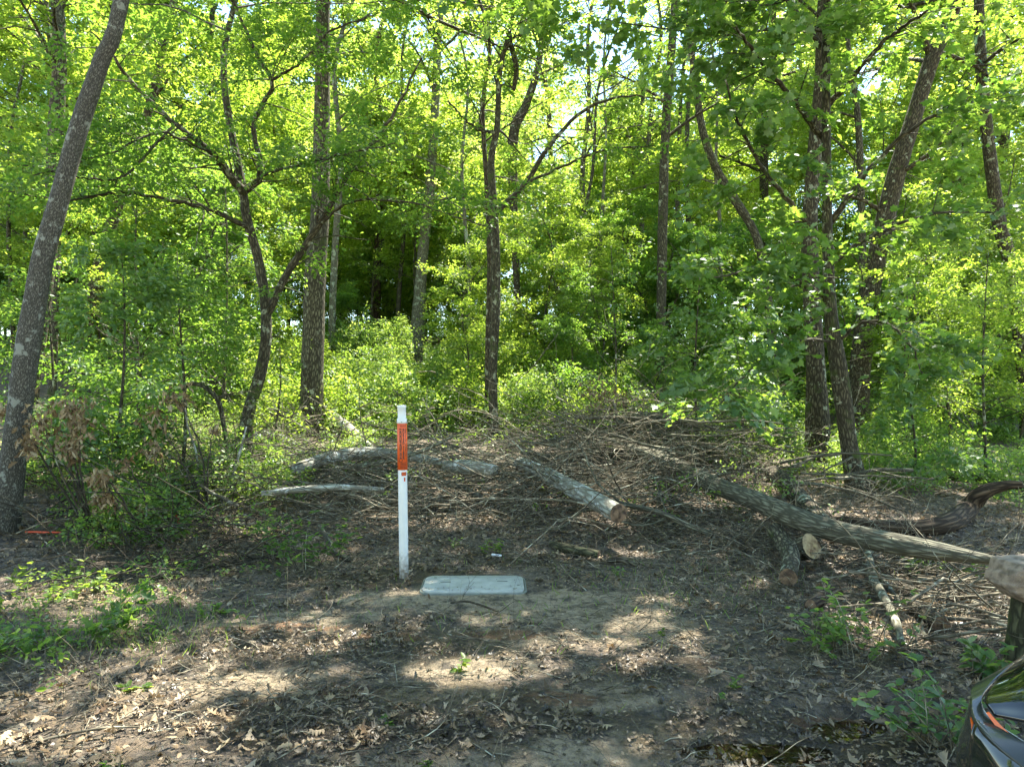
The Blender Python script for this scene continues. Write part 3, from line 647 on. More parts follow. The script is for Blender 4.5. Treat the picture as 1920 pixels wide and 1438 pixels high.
# left background trunks
BG = [('slender pale stem high on the slope right of the centre tree', [(1128, 600, 8), (1124, 500, 7), (1130, 380, 6), (1136, 260, 5)], 20, 'bark_pale'),
      ('slender pale stem high on the slope left of the centre tree', [(876, 620, 8), (880, 520, 8), (872, 420, 7), (866, 300, 6)], 21, 'bark_pale'),
      ('slender tan stem beyond the crooked trunk, right of centre', [(1362, 660, 8), (1352, 540, 8), (1350, 420, 7), (1342, 330, 6)], 19, 'bark_pale'),
      ('feathery-crowned slim trunk beside the blue gap in the canopy, left side', [(1092, 640, 10), (1098, 480, 9), (1092, 330, 9), (1104, 200, 8)], 23, 'bark_oak'),
      ('feathery-crowned slim trunk beside the blue gap in the canopy, right side', [(1206, 640, 10), (1200, 480, 9), (1212, 330, 9), (1222, 200, 8)], 24, 'bark_oak'),
      ('grey upright trunk directly behind the leaning lichen tree', [(62, 720, 22), (78, 620, 21), (98, 400, 28), (104, 250, 27), (112, 100, 24)], 15, 'bark_oak'),
      ('straight thin trunk right of the leaning lichen tree', [(98, 710, 14), (103, 600, 13), (106, 500, 13), (110, 380, 12), (112, 200, 10)], 16, 'bark_oak'),
      ('brown leaning trunk half hidden in leaves at left', [(152, 690, 22), (164, 600, 22), (186, 500, 21), (214, 405, 20), (240, 330, 18), (270, 240, 16)], 17, 'bark_brown'),
      ('thin trunk at the far left edge of the wood', [(24, 620, 8), (19, 500, 8), (16, 430, 7), (20, 250, 6)], 19, 'bark_oak'),
      ('narrow brown trunk just right of the thick rough-barked trunk', [(621, 700, 15), (624, 560, 13), (631, 420, 12), (640, 300, 11)], 19, 'bark_pale'),
      ('reddish brown vine-wrapped trunk left of the pale sunlit trunk', [(705, 625, 17), (707, 520, 15), (711, 400, 14), (716, 240, 12)], 25, 'bark_rot'),
      ('thin dark trunk between the vine-wrapped and pale trunks', [(744, 660, 9), (749, 540, 9), (758, 420, 8), (760, 260, 7)], 23, 'bark_dark'),
      ('thin trunk left of the white post top, far back on the slope', [(648, 640, 9), (642, 590, 9), (634, 500, 8), (630, 380, 7)], 26, 'bark_brown'),
      ('slim trunk leaning right beyond the centre tree', [(1030, 690, 9), (1045, 610, 9), (1058, 540, 8), (1075, 470, 7), (1110, 330, 6)], 20, 'bark_dark'),
      ('pair-like dark trunk beyond the centre tree, left one', [(1020, 670, 12), (1023, 560, 12), (1030, 430, 11), (1032, 250, 9)], 27, 'bark_dark'),
      ('dark trunk on the slope left of the tall straight trunk', [(1160, 620, 14), (1165, 540, 13), (1180, 450, 11), (1190, 300, 10)], 26, 'bark_dark'),
      ('upright dark trunk right of the tall straight trunk', [(1296, 640, 10), (1291, 430, 10), (1288, 330, 9), (1290, 200, 8)], 21, 'bark_dark'),
      ('slim trunk close beside the upright dark one, right of centre', [(1270, 620, 9), (1272, 500, 9), (1270, 400, 8), (1276, 200, 7)], 24, 'bark_dark'),
      ('twin-forked far trunk behind the centre tree, against the sky', [(972, 600, 12), (965, 440, 14), (962, 260, 20), (985, 200, 16), (1010, 120, 12)], 21, 'bark_brown'),
      ('thin slanted trunk in bright leaves near the right edge', [(1758, 560, 9), (1770, 460, 9), (1790, 370, 9), (1805, 300, 8)], 22, 'bark_oak')]
for lab, pl, Y, bk in BG:
    near_ = Y < 20
    zt = P(0, pl[-1][1], Y)[2]; big = 'feathery' in lab
    trunk_tree('slender_tree' if pl[0][2] < 12 else 'woodland_tree', lab, 'tree', px_poly(pl, Y), bk, K=36, sides=12, rough=.07, toprise=8,
        crown=cr(min(zt-2, 6+Y*.1), zt+(9 if big else 6), 30 if big else 10, 4.6 if big else 3.0, .13, RH, nsec=6, nspr=6), crown_mat='leaf_young' if near_ else 'leaf_far')

# ------------------------------------------------------------ prototype trees, copied
PROTO = True
def proto_tree(hgt, r, zc0, nprim, Lp, leaf, bark, mat, seedx, nsec=7, nspr=4.6, spray=.8, shape=RH):
    poly = [(0, 0, -.3, r*1.3)]+[(.35*math.sin(seedx+k*1.3)*k/4, .3*math.cos(seedx*2+k)*k/4, hgt*k/6, r*(1-.13*k)) for k in range(1, 7)]
    pts, rad = resample(poly, 40)
    tb = TB(); tb.add(pts[None], rad[None], 12, .08)
    mt = tb.mesh('tree_trunk', M[bark])
    tb2 = TB(); lb = LB()
    grow(tb2, lb, pts, rad, zc0, hgt*.98, nprim, Lp, leaf, shape, spray, nsec, nspr, (.0, .9), sun=False, sides=4)
    return [('trunk', mt), ('twigs', tb2.mesh('tree_twigs', M[bark])), ('crown', lb.mesh('tree_crown', M[mat]))]
_sg = list(SKYGAPS); SKYGAPS.clear()
protos = [proto_tree(19, .17, 4.5, 44, 3.8, .19, 'bark_dark', 'leaf_far', 1.0), proto_tree(22, .2, 6.0, 44, 4.4, .20, 'bark_brown', 'leaf_far', 2.2),
          proto_tree(16, .13, 4.0, 38, 3.4, .18, 'bark_oak', 'leaf_young', 3.7), proto_tree(20, .16, 5.0, 42, 3.6, .19, 'bark_dark', 'leaf_young', 5.1)]
saps = [proto_tree(5.5, .035, .7, 26, 1.5, .09, 'bark_dark', 'leaf_young', .4, 5, 4, .45), proto_tree(4.2, .03, .4, 24, 1.3, .085, 'bark_dark', 'leaf_mid', 1.9, 5, 4, .42),
        proto_tree(7.0, .045, 1.2, 30, 1.7, .095, 'bark_dark', 'leaf_young', 2.8, 5, 4, .5), proto_tree(3.2, .02, .25, 20, 1.1, .08, 'bark_dark', 'leaf_mid', 4.4, 5, 4, .38)]
def place(pr, name, label, cat, grp, x, y, s, rz, tilt=(0, 0)):
    r = thing(name, label, cat, (x, y, float(hz(x, y))), grp)
    r.rotation_euler = (tilt[0], tilt[1], rz); r.scale = (s, s, s)
    for nme, me in pr: link(nme, me, r)
    return r
def gap_blocked(x, y, ztop, rad):
    """would this crown close one of the openings to the sky?"""
    for (gx_, gy_, rx, ry, pr) in _sg[:2]:
        px = 960+x/y*F; top = HY-(ztop-H)/y*F
        if abs(px-gx_) < rx+rad/y*F*.75 and top < gy_+ry: return True
    return False
cnt = 0; tries = 0; placed = []
while cnt < 46 and tries < 4000:
    tries += 1
    y = random.uniform(24, 62); x = random.uniform(-.84, .84)*y
    s = random.uniform(.85, 1.25); k = random.randrange(4)
    if any((x-a)**2+(y-b)**2 < 3.4**2 for a, b in placed): continue
    hgt = [19, 22, 16, 20][k]*s+float(hz(x, y))
    if gap_blocked(x, y, hgt, 3.6*s): continue
    if -3 < x < 9 and y < 30: continue
    if 520 < 960+x/y*F < 870 and y < 37: continue
    placed.append((x, y)); cnt += 1
    place(protos[k], 'woodland_tree', 'leafy tree standing far back in the wood, one of the dense background trees', 'tree', 'background trees deep in the wood', x, y, s, random.uniform(0, 6.28), (random.uniform(-.05, .05), random.uniform(-.05, .05)))
for i in range(9):  # unseen trees added for car reflections and to cut the sky fill
    a = -math.pi*(.06+.88*(i+.5)/9); d_ = 16+6*(i % 3)+random.uniform(-1, 1)
    place(protos[i % 4], 'woodland_tree', 'unseen leafy tree added on the open side of the clearing, behind the viewpoint', 'tree', 'unseen trees added around the open side of the clearing', d_*math.cos(a), d_*math.sin(a)-3, random.uniform(.8, 1.05), random.uniform(0, 6.28))
def hides_trunk(x, y, top, w):
    px = 960+x/y*F; pt = HY-(top-H)/y*F
    for (gx_, gy_, rx, ry, ym) in WINDOWS:
        if y < ym and abs(px-gx_) < rx*.5+w/y*F*.8 and pt < gy_+ry*.8: return True
    return False
# saplings of the understorey
cnt = 0; tries = 0; placed = []
while cnt < 74 and tries < 6000:
    tries += 1
    y = random.uniform(9.5, 30); x = random.uniform(-.82, .82)*y
    k = random.randrange(4); s = random.uniform(.75, 1.25)
    px = 960+x/y*F
    if -4.5 < x < 3.2 and y < 19: continue                 # open sunny slope with low shrubs
    if x > 2.5 and y < 11.5: continue
    if x < -3 and y < 10: continue
    if any((x-a)**2+(y-b)**2 < 1.3**2 for a, b in placed): continue
    if x > 4 and y < 13 and random.random() < .6: continue
    if 1080 < px < 1230 and y > 20: k = 3
    if hides_trunk(x, y, float(hz(x, y))+[5.5, 4.2, 7, 3.2][k]*s, .9*s): continue
    placed.append((x, y)); cnt += 1
    place(saps[k], 'sapling', 'young leafy sapling filling the space under the taller trees', 'sapling', 'saplings of the understorey', x, y, s, random.uniform(0, 6.28), (random.uniform(-.12, .12), random.uniform(-.12, .12)))
SKYGAPS += _sg
PROTO = False

# hand placed saplings: left side (7-9 m) and right
def hand_sapling(label, px, py_base, Y, hgt, mat, leaf, shape=OV, lean=(0, 0), n=16, Lp=.9, name='sapling', dense=1., z0f=.15, spray=.35, nspr=4, sun=True):
    b = P(px, py_base, Y); z0 = float(hz(b[0], b[1]))
    poly = [(b[0], b[1], z0, .016+hgt*.003)]+[(b[0]+lean[0]*t+.05*math.sin(px+4*t), b[1]+lean[1]*t, z0+hgt*t, (.016+hgt*.003)*(1-.8*t)) for t in (.25, .5, .75, 1)]
    return trunk_tree(name, label, 'sapling' if name == 'sapling' else 'shrub', poly, 'bark_dark', K=24, sides=7, rough=.05,
        crown=cr(z0+hgt*z0f, z0+hgt, n, Lp, leaf, shape, nsec=4, nspr=nspr, spray=spray, dense=dense, sun=sun, small=True), crown_mat=mat)
hand_sapling('broad-leaved sapling beside the dead brown leaves at left', 225, 900, 7.2, 2.6, 'leaf_maple', .075, n=26, Lp=.55, dense=1.2)
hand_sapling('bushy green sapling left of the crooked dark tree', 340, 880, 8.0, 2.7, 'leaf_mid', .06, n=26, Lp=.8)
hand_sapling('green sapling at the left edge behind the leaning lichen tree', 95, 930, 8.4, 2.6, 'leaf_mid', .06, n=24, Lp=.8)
hand_sapling('leafy sapling crowding the foot of the crooked dark tree', 520, 900, 9.6, 1.6, 'leaf_young', .06, n=18, Lp=.7)
cnt = 0; tries = 0; placed = []
while cnt < 74 and tries < 6000:
    tries += 1
    y = random.uniform(19, 42); x = random.uniform(-.8, .8)*y; k = random.randrange(4); s = random.uniform(1.2, 1.9)
    if any((x-a)**2+(y-b)**2 < 1.9**2 for a, b in placed) or (-3 < x < 5 and y < 23): continue
    if y < 25 and hides_trunk(x, y, float(hz(x, y))+[5.5, 4.2, 7, 3.2][k]*s, .7*s): continue
    placed.append((x, y)); cnt += 1
    place(saps[k], 'sapling', 'tall sapling in the dense growth along the top of the slope', 'sapling', 'tall saplings on the upper slope', x, y, s, random.uniform(0, 6.28), (random.uniform(-.12, .12), random.uniform(-.12, .12)))
for i, (x, y) in enumerate([(-1.1, 14.8), (1.3, 14.6), (2.1, 16.4), (3.0, 14.2), (-6.2, 17.5), (1.2, 20), (2.9, 19.5), (-5.0, 20.5), (-1.9, 23)]):
    place(saps[i % 4], 'sapling', 'small sapling standing among the bright shrubs on the open slope', 'sapling', 'small saplings on the sunny slope', x, y, random.uniform(.4, .8), i*1.7, (.1*math.sin(i), .1*math.cos(i)))
for i in range(16):
    y = 23+1.15*i; px = 560+((i*137) % 300); x = (px-960)/F*y
    place(saps[(0, 2, 3)[i % 3]], 'sapling', 'tall bright sapling on the crest left of centre, seen between the trunks', 'sapling', 'bright saplings on the crest left of centre', x, y, 1.1+.35*((i*7) % 5)/4, i*1.3, (.08*math.sin(i*2), .08*math.cos(i)))
hand_sapling('dark green maple sapling under the right cluster', 1390, 920, 9.0, 1.7, 'leaf_maple', .07, MAP, n=14, Lp=.7)
hand_sapling('maple sapling with blue-green leaves beside the tall straight trunk', 1310, 900, 9.8, 2.9, 'leaf_maple', .07, MAP, n=16, Lp=.8)
hand_sapling('drooping bright sapling by the right edge', 1850, 960, 9.0, 3.1, 'leaf_young', .06, n=30, Lp=1.3)
hand_sapling('small maple sapling right of the dark maple trunk', 1710, 900, 8.8, 1.7, 'leaf_maple', .07, MAP, n=10, Lp=.6)
hand_sapling('wispy sapling between the centre tree and the tall straight trunk', 1150, 800, 12.5, 3.4, 'leaf_mid', .07, n=24, Lp=1.1)
hand_sapling('bushy sapling behind the big leaning trunk at right', 1700, 830, 12.5, 3.8, 'leaf_young', .075, n=30, Lp=1.5)
hand_sapling('tall sapling filling the gap at far left', 260, 850, 10.5, 4.6, 'leaf_mid', .07, n=34, Lp=1.4)
hand_sapling('tall sapling behind the crooked dark tree', 420, 850, 11.0, 4.4, 'leaf_mid', .07, n=34, Lp=1.4)

# ------------------------------------------------------------ shrubs and ground cover
def thicket(name, label, cat, cx, cy, rx, ry, hh, n, leaf, mat, shape=OV, spray=.3, kind=None, grp=None, sun=False):
    a = rng.random(n)*2*np.pi; r = np.sqrt(rng.random(n))
    x = cx+rx*r*np.cos(a); y = cy+ry*r*np.sin(a)
    dome = np.sqrt(np.maximum(0, 1-r*r))*(.65+.7*vnoise(x*2.2+7, y*2.2))
    z = hz(x, y)+hh*dome*rng.random(n)**.35
    T = np.stack([x, y, z], -1)
    loc = (cx, cy, float(hz(cx, cy)))
    root = thing(name, label, cat, loc, grp)
    if kind: root['kind'] = kind
    lb = LB(); put_sprays(lb, T, rng.random(n)*6.28, spray*rng.uniform(.6, 1.3, n), leaf, shape, small=True, tilt=.6, sun=False)
    link('leaves', lb.mesh(name+'_leaves', M[mat], loc), root)
    m = max(8, n//12); sx = cx+rx*.8*rng.uniform(-1, 1, m)*.7; sy = cy+ry*.7*rng.uniform(-1, 1, m)
    p0 = np.stack([sx, sy, hz(sx, sy)-.03], -1)
    pp, _, _ = curve_dirs(p0, rng.random(m)*6.28, rng.uniform(.8, 1.5, m), np.full(m, hh*.9), 6, .5, .7, .12)
    tb = TB(); tb.add(pp, np.full((m, 1), .006)*np.linspace(1, .3, 6)[None], 4, 0, False)
    link('stems', tb.mesh(name+'_stems', M['twig_dark'], loc), root)
    return root
sh = [(-3.6, 12.6, 'yellow-green shrub just right of the thick rough-barked trunk', 1.1), (-2.2, 12.8, 'bright yellow-green shrub behind the white post', 1.1), (-1.0, 13.2, 'sunlit shrub left of the centre tree', 1.0),
      (.5, 13.0, 'bright shrub just right of the centre tree', 1.05), (1.6, 12.4, 'leafy shrub right of centre behind the brush', .9), (-2.9, 15.4, 'rounded sunlit shrub under the pale trunk', 1.3), (-4.8, 15.0, 'sunlit shrub up the slope behind the thick trunk', 1.3),
      (-1.0, 16.2, 'high shrub on the slope between the pale trunk and centre tree', 1.4), (.9, 16.5, 'high bright shrub on the slope right of the centre tree', 1.4), (2.8, 15.6, 'green shrub beneath the tall straight trunk', 1.3),
      (-6.5, 14.0, 'green shrub behind the crooked dark tree', 1.3), (4.1, 13.0, 'shrub left of the thick brown trunk at right', 1.1), (-.2, 19.0, 'upper slope shrub beyond the centre tree', 1.6), (-3.8, 18.8, 'upper slope shrub beyond the pale trunk', 1.6), (3.0, 19.0, 'upper slope shrub right of centre', 1.7)]
for i, (x, y, lab, s) in enumerate(sh):
    thicket('shrub', lab, 'shrub', x, y, 1.15*s, .9*s, 1.0*s, int(620*s*s), .07, 'leaf_vine' if i % 2 else 'leaf_young', spray=.3)

for i, (x, y, h_, r_, lab) in enumerate([(-3.9, 6.9, .6, .6, 'low leafy shrub under the hanging dead leaves at left'), (-3.0, 7.5, .6, .6, 'low green shrub in front of the crooked dark tree'), (-4.9, 7.8, .8, .7, 'green shrub behind the leaning lichen tree'), (-3.3, 9.0, .5, .5, 'low shrub between the crooked dark tree and the bleached logs'),
        (-3.4, 6.1, .4, .5, 'ankle-high leafy patch by the red flagging tape'), (4.4, 8.9, .6, .8, 'leafy shrub right of the dark maple foot'), (5.6, 9.8, .9, .9, 'leafy shrub behind the twisted reddish log'), (3.0, 9.7, .8, .7, 'leafy shrub behind the top of the long grey trunk'), (6.6, 8.2, .6, .9, 'green shrub at the right edge behind the twisted reddish log'), (2.1, 10.6, .9, .8, 'green shrub behind the brush heap right of centre')]):
    thicket('shrub', lab, 'shrub', x, y, r_, r_*.8, h_, int(420*r_), .05, 'leaf_mid' if i % 3 == 0 else 'leaf_vine', spray=.24)
# low ground cover: one carpet (stuff)
lb = LB()
def cover(x0, x1, y0, y1, n, leaf, hmin, hmax, fn=None, size=.18):
    x = rng.uniform(x0, x1, n); y = rng.uniform(y0, y1, n)
    k = vnoise(x*1.1+40, y*1.1+11)+.5*vnoise(x*3.3, y*3.3) > .72
    if fn is not None: k &= fn(x, y)
    x = x[k]; y = y[k]; m = len(x)
    z = hz(x, y)+rng.uniform(hmin, hmax, m)
    put_sprays(lb, np.stack([x, y, z], -1), rng.random(m)*6.28, size*rng.uniform(.6, 1.3, m), leaf, OV, small=True, tilt=.4, sun=False)
cover(3.2, 13, 6.6, 16, 7800, .045, .03, .35, lambda x, y: (x > 3.0+(y < 8)*.9+.35*(9-y)*(y < 9)))
cover(-9, -2.0, 6.0, 13, 5600, .045, .03, .35)
cover(-7, 5, 10.5, 24, 3600, .065, .03, .5)
cover(5, 16, 14, 28, 5200, .08, .03, 1.2, size=.35)
cover(-3.4, -1.9, 3.2, 5.6, 190, .04, .01, .1, lambda x, y: (x < -1.75-.15*np.abs(y-4.4)), .14)
cover(-20, 20, 20, 45, 7000, .12, .05, .8, size=.5)
cover(-4.5, 3, 6.4, 10.5, 600, .045, .05, .4)
c_ = link('undergrowth', lb.mesh('undergrowth', M['leaf_vine'])); tag(c_, 'low green leaves of vines and seedlings covering the forest floor', 'undergrowth', kind='stuff')

# small foreground plants
def plant(label, px, py, hgt, n, leaf, mat, rad=.25, shape=OV, name='small_plant', spray=.16, zoff=0):
    x, y = gp(px, py); z0 = float(hz(x, y))
    root = thing(name, label, 'plant', (x, y, z0))
    m = n
    az = rng.random(m)*6.28; L = hgt*rng.uniform(.6, 1.25, m)
    p0 = np.stack([x+rng.normal(0, rad*.45, m), y+rng.normal(0, rad*.4, m), np.zeros(m)], -1); p0[:, 2] = hz(p0[:, 0], p0[:, 1])-.01
    pp, ak, ek = curve_dirs(p0, az, rng.uniform(.7, 1.45, m), L, 6, .3, .5, .1)
    tb = TB(); tb.add(pp, np.full((m, 1), .0028)*np.linspace(1, .4, 6)[None], 4, 0, False)
    link('stems', tb.mesh(name+'_stems', M['twig'], (x, y, z0)), root)
    lb = LB(); T = np.concatenate([pp[:, k] for k in (2, 3, 4, 5)]); ya = np.concatenate([ak[:, k] for k in (2, 3, 4, 5)])
    nn_ = len(T); d = np.repeat(T, 3, 0); yy = np.repeat(ya, 3)+rng.normal(0, 1.6, nn_*3)
    dd = np.stack([np.cos(yy), np.sin(yy), rng.normal(.1, .3, nn_*3)], -1); nm = np.stack([rng.normal(0, .35, nn_*3), rng.normal(0, .35, nn_*3), np.ones(nn_*3)], -1)
    lb.add(shape, d, frames(dd, nm)*leaf*rng.uniform(.6, 1.2, nn_*3)[:, None, None])
    link('leaves', lb.mesh(name+'_leaves', M[mat], (x, y, z0)), root)
plant('oak seedling with lobed green leaves at lower left', 205, 1190, .30, 5, .10, 'leaf_mid', .08, OAKS[0])
plant('leafy green bush growing through the sticks left of the white post', 560, 1060, .42, 34, .055, 'leaf_mid', .40, name='small_bush')
plant('green seedling patch right of the sawn forked log', 1585, 1222, .30, 30, .05, 'leaf_vine', .26, name='small_bush')
plant('green shrub beside the dark car in the lower right', 1765, 1395, .30, 24, .05, 'leaf_maple', .13, name='small_bush')
plant('pale green weed with narrow leaves left of centre', 410, 1148, .10, 6, .045, 'leaf_vine', .14)
plant('broad-leaved green plant just above the dark car', 1855, 1275, .20, 9, .07, 'leaf_maple', .10)
plant('green weed patch at the lower left edge', 40, 1215, .16, 20, .05, 'leaf_vine', .30)
plant('weed patch near the foot of the leaning lichen tree', 60, 1115, .2, 26, .045, 'leaf_young', .5)
plant('sunlit seedling with pale leaves at left', 165, 1105, .28, 5, .055, 'leaf_young', .05)
plant('sprig of leaves right of the white post', 850, 1035, .1, 4, .03, 'leaf_mid', .06)
plant('sprig of leaves behind the utility lid', 915, 1040, .13, 6, .04, 'leaf_young', .07)
plant('grassy sprout beside the small debris at right of the lid', 1155, 1080, .10, 4, .03, 'leaf_vine', .06)
plant('upright leafy stems right of the white post among sticks', 1060, 965, .22, 10, .05, 'leaf_mid', .2)
plant('green leafy stems left of the white post behind the sticks', 690, 930, .35, 14, .06, 'leaf_mid', .35)
plant('low plants in shade under the dead brown leaves', 300, 1030, .3, 20, .045, 'leaf_mid', .4)
plant('sprouts at the far right beneath the twisted log', 1790, 1080, .16, 18, .05, 'leaf_vine', .4)
plant('two-leaved seedling near the bottom left', 215, 1430, .05, 2, .035, 'leaf_mid', .02)
plant('seedling with round leaves at bottom centre', 800, 1420, .05, 2, .035, 'leaf_mid', .03)
plant('tiny star-shaped seedling left of the bottom centre', 725, 1345, .05, 2, .03, 'leaf_vine', .02)
plant('tiny sprout in the mud below the lid', 868, 1250, .07, 2, .04, 'leaf_young', .02)
plant('tiny lone sprout on the sunny patch at left', 255, 1290, .06, 2, .045, 'leaf_young', .02)
plant('yellow-green sprout in litter right of centre', 1240, 1190, .07, 2, .026, 'leaf_young', .03)
plant('pair of seedlings in the leaf litter at right', 1360, 1290, .09, 3, .032, 'leaf_vine', .05)

# ------------------------------------------------------------ logs and branches
def log(label, pl, Y0, Y1=None, bark='bark_log', name='fallen_log', cut=None, K=40, sides=20, rough=.12, wob=0, twigs=0, limbs=(), grp=None, cat='log', lift=.75, extra=.0):
    poly = px_poly(pl, Y0, Y1); fix = []
    for a_, q_ in zip(pl, poly):
        Y = q_[1]; k_ = 1.
        while k_ > .55:
            p_ = P(a_[0], a_[1], Y*k_); r_ = q_[3]*k_
            if p_[2] > float(hz(p_[0], p_[1]))+r_*lift+extra: break
            k_ -= .008
        fix.append((*p_, r_))
    poly = fix
    pts, rad = resample(poly, K, wob)
    c = pts.mean(0); loc = (c[0], c[1], float(hz(c[0], c[1])))
    tb = TB(); tb.add(pts[None], rad[None], sides, rough, cut is None)
    root = thing(name, label, cat, loc, grp)
    link('stem' if sides < 12 else 'log_bark', tb.mesh(name, M[bark], loc), root)
    if limbs or twigs:
        tb = TB()
        for L in limbs:
            p, r = resample(px_poly(*L), 16, .004); tb.add(p[None], r[None], 8, .08)
        if twigs:
            i = rng.integers(K//4, K, twigs); t = pts[np.minimum(i+1, K-1)]-pts[i-1]; az = np.arctan2(t[:, 1], t[:, 0])+rng.normal(0, .7, twigs)
            sp, ak, ek = curve_dirs(pts[i], az, rng.normal(.25, .4, twigs), rng.uniform(.2, .8, twigs), 6, .5, .3, .14)
            tb.add(sp, np.minimum(rad[i]*.4, .008)[:, None]*np.linspace(1, .25, 6), 5, 0, False)
            n2 = twigs*3; si = rng.integers(0, twigs, n2); ki = rng.integers(1, 5, n2)
            s2, _, _ = curve_dirs(sp[si, ki], ak[si, ki]+rng.normal(0, .8, n2), ek[si, ki]+rng.normal(0, .4, n2), rng.uniform(.1, .35, n2), 5, .5, .2, .15)
            tb.add(s2, np.full((n2, 1), .0025)*np.linspace(1, .4, 5)[None], 4, 0, False)
        link('side_branches', tb.mesh(name+'_twigs', M[bark if bark != 'bark_white' else 'twig'], loc), root)
    if cut:
        for e, which in enumerate((0, -1)):
            if cut[e] is None: continue
            cp = pts[which]; t = pts[which]-pts[1 if which == 0 else -2]; t /= np.linalg.norm(t)
            rr = rad[which]; a = np.cross(t, [0, 0, 1.]); a /= np.linalg.norm(a); b = np.cross(t, a)
            V = [cp+t*rr*.05]; nR = 5; nS = 28
            for k in range(1, nR+1):
                for s_ in range(nS):
                    an = s_/nS*2*math.pi; q_ = rr*k/nR*(1.0+.03*math.sin(3*an))
                    V.append(cp+a*math.cos(an)*q_+b*math.sin(an)*q_+t*(rr*.05*(1-(k/nR)**3)+random.uniform(-.002, .002)))
            f3 = [(0, 1+s_, 1+(s_+1) % nS) for s_ in range(nS)]
            f4 = [(1+(k-1)*nS+s_, 1+k*nS+s_, 1+k*nS+(s_+1) % nS, 1+(k-1)*nS+(s_+1) % nS) for k in range(1, nR) for s_ in range(nS)]
            link('cut_end', mesh_from('cut_end', np.array(V)-np.array(loc), [np.array(f3), np.array(f4)], M[cut[e]]), root)
    return root
log('long grey trunk lying diagonally over the brush at right', [(1180, 842, 22, 8.4), (1240, 862, 29, 8.1), (1330, 905, 33, 7.5), (1430, 945, 37, 7.0), (1530, 985, 42, 6.4), (1640, 1012, 42, 5.9), (1750, 1032, 35, 5.5), (1830, 1045, 22, 5.3), (1885, 1052, 12, 5.15)], 8, 5,
    'bark_log', K=70, sides=28, lift=1.0, extra=.22, limbs=[([(1500, 1000, 14), (1620, 1030, 20), (1720, 1058, 16), (1860, 1088, 6)], 6.2, 5.1), ([(1250, 862, 10), (1190, 870, 8), (1130, 880, 5), (1060, 875, 3)], 8, 7.6), ([(1190, 842, 10), (1160, 790, 7), (1150, 750, 4)], 8.3, 8.6),
    ([(1345, 905, 12), (1340, 935, 9), (1335, 975, 6)], 7.4, 7.2)])
log('forked sawn log with pale cut faces in front of the long grey trunk', [(1452, 992, 30, 5.75), (1468, 1015, 34, 5.6), (1482, 1045, 32, 5.4), (1478, 1082, 32, 5.25)], 5.6, name='sawn_log', bark='bark_oak', cut=('cut_yellow', 'cut_brown'), sides=28, extra=.06, lift=1.0)
log('short sawn limb stub facing the camera, beside the forked log', [(1482, 1035, 34, 5.55), (1502, 1030, 40, 5.4), (1522, 1024, 48, 5.15)], 5.4, name='sawn_log', bark='bark_oak', cut=(None, 'cut_yellow'), sides=28, extra=.06, lift=1.1)
log('whitish lichen-covered log lying in the centre brush', lift=1.0, extra=.22, pl=[(975, 868, 25, 8.0), (1030, 893, 29, 7.6), (1090, 925, 33, 7.1), (1160, 962, 36, 6.6)], Y0=8, bark='bark_white', cut=(None, 'cut_brown'), sides=28, K=50)
log('grey bleached log arching left of the white post', [(552, 880, 20, 10.2), (610, 860, 23, 10.0), (680, 850, 23, 9.9), (750, 853, 20, 9.8), (830, 868, 14, 9.7)], 10, bark='bark_white', sides=24, lift=1.0, extra=.30)
log('short bleached log right of the white post', [(835, 874, 22, 8.8), (880, 876, 28, 8.6), (930, 882, 20, 8.5)], 8.6, bark='bark_white', sides=22, lift=1.0, extra=.30)
log('pale log propped against the foot of the thick rough-barked trunk', [(515, 700, 10, 13.6), (560, 736, 15, 13.0), (605, 768, 20, 12.5), (650, 800, 19, 11.6), (695, 842, 16, 10.8)], 11, bark='bark_white', sides=24, K=50)
log('bright bleached branch end left of the thick trunk', [(478, 812, 12), (500, 835, 16), (525, 858, 12)], 9.8, bark='bark_white', sides=14, name='broken_branch', cat='branch')
log('bent thin log behind the crooked dark tree', [(495, 812, 10), (530, 822, 14), (570, 842, 10)], 10.6, bark='bark_white', sides=14, name='broken_branch', cat='branch')
log('arched dark branch left of the thick trunk', [(500, 770, 12), (540, 778, 12), (575, 765, 10)], 11.5, bark='bark_dark', sides=12, name='broken_branch', cat='branch')
log('short mossy log piece behind the lid', [(1033, 1020, 13, 5.95), (1070, 1030, 18, 5.85), (1122, 1040, 16, 5.8)], 5.9, bark='bark_moss', cut=(None, 'cut_brown'), sides=18)
log('curved bark strip right of the lid', [(1138, 1052, 6), (1165, 1050, 9), (1195, 1062, 6)], 5.35, bark='bark_brown', sides=10, name='broken_branch', cat='branch')
log('rotten log piece in the brush right of the forked branch', [(1228, 1012, 14), (1260, 1003, 16)], 6.2, bark='bark_brown', sides=14, name='broken_branch', cat='branch')
log('broken upright stub leaning behind the long grey trunk', [(1448, 886, 28, 7.7), (1480, 915, 34, 7.5), (1520, 958, 36, 7.3), (1550, 985, 30, 7.2)], 7.5, bark='bark_brown', cut=('cut_brown', None), extra=.15, sides=22)
log('twisted reddish log rising to the right edge', [(1560, 975, 20, 7.4), (1640, 985, 24, 7.2), (1720, 990, 28, 7.0), (1780, 980, 34, 6.9), (1815, 952, 34, 6.8), (1845, 922, 26, 6.7), (1885, 910, 18, 6.6), (1918, 908, 12, 6.5)], 7, bark='bark_rot', sides=24, K=60, rough=.2)
log('dark log lying in the green cover at far right', [(1700, 882, 14), (1760, 890, 20), (1830, 896, 20), (1900, 905, 20), (1960, 915, 18)], 12.5, 11.5, bark='bark_dark', sides=18)
log('thick old log half buried behind the centre brush', [(1165, 800, 40, 10.6), (1200, 798, 46, 10.3), (1250, 800, 44, 10.0), (1290, 815, 36, 9.8)], 10, bark='bark_oak', cut=('cut_brown', None), sides=24)
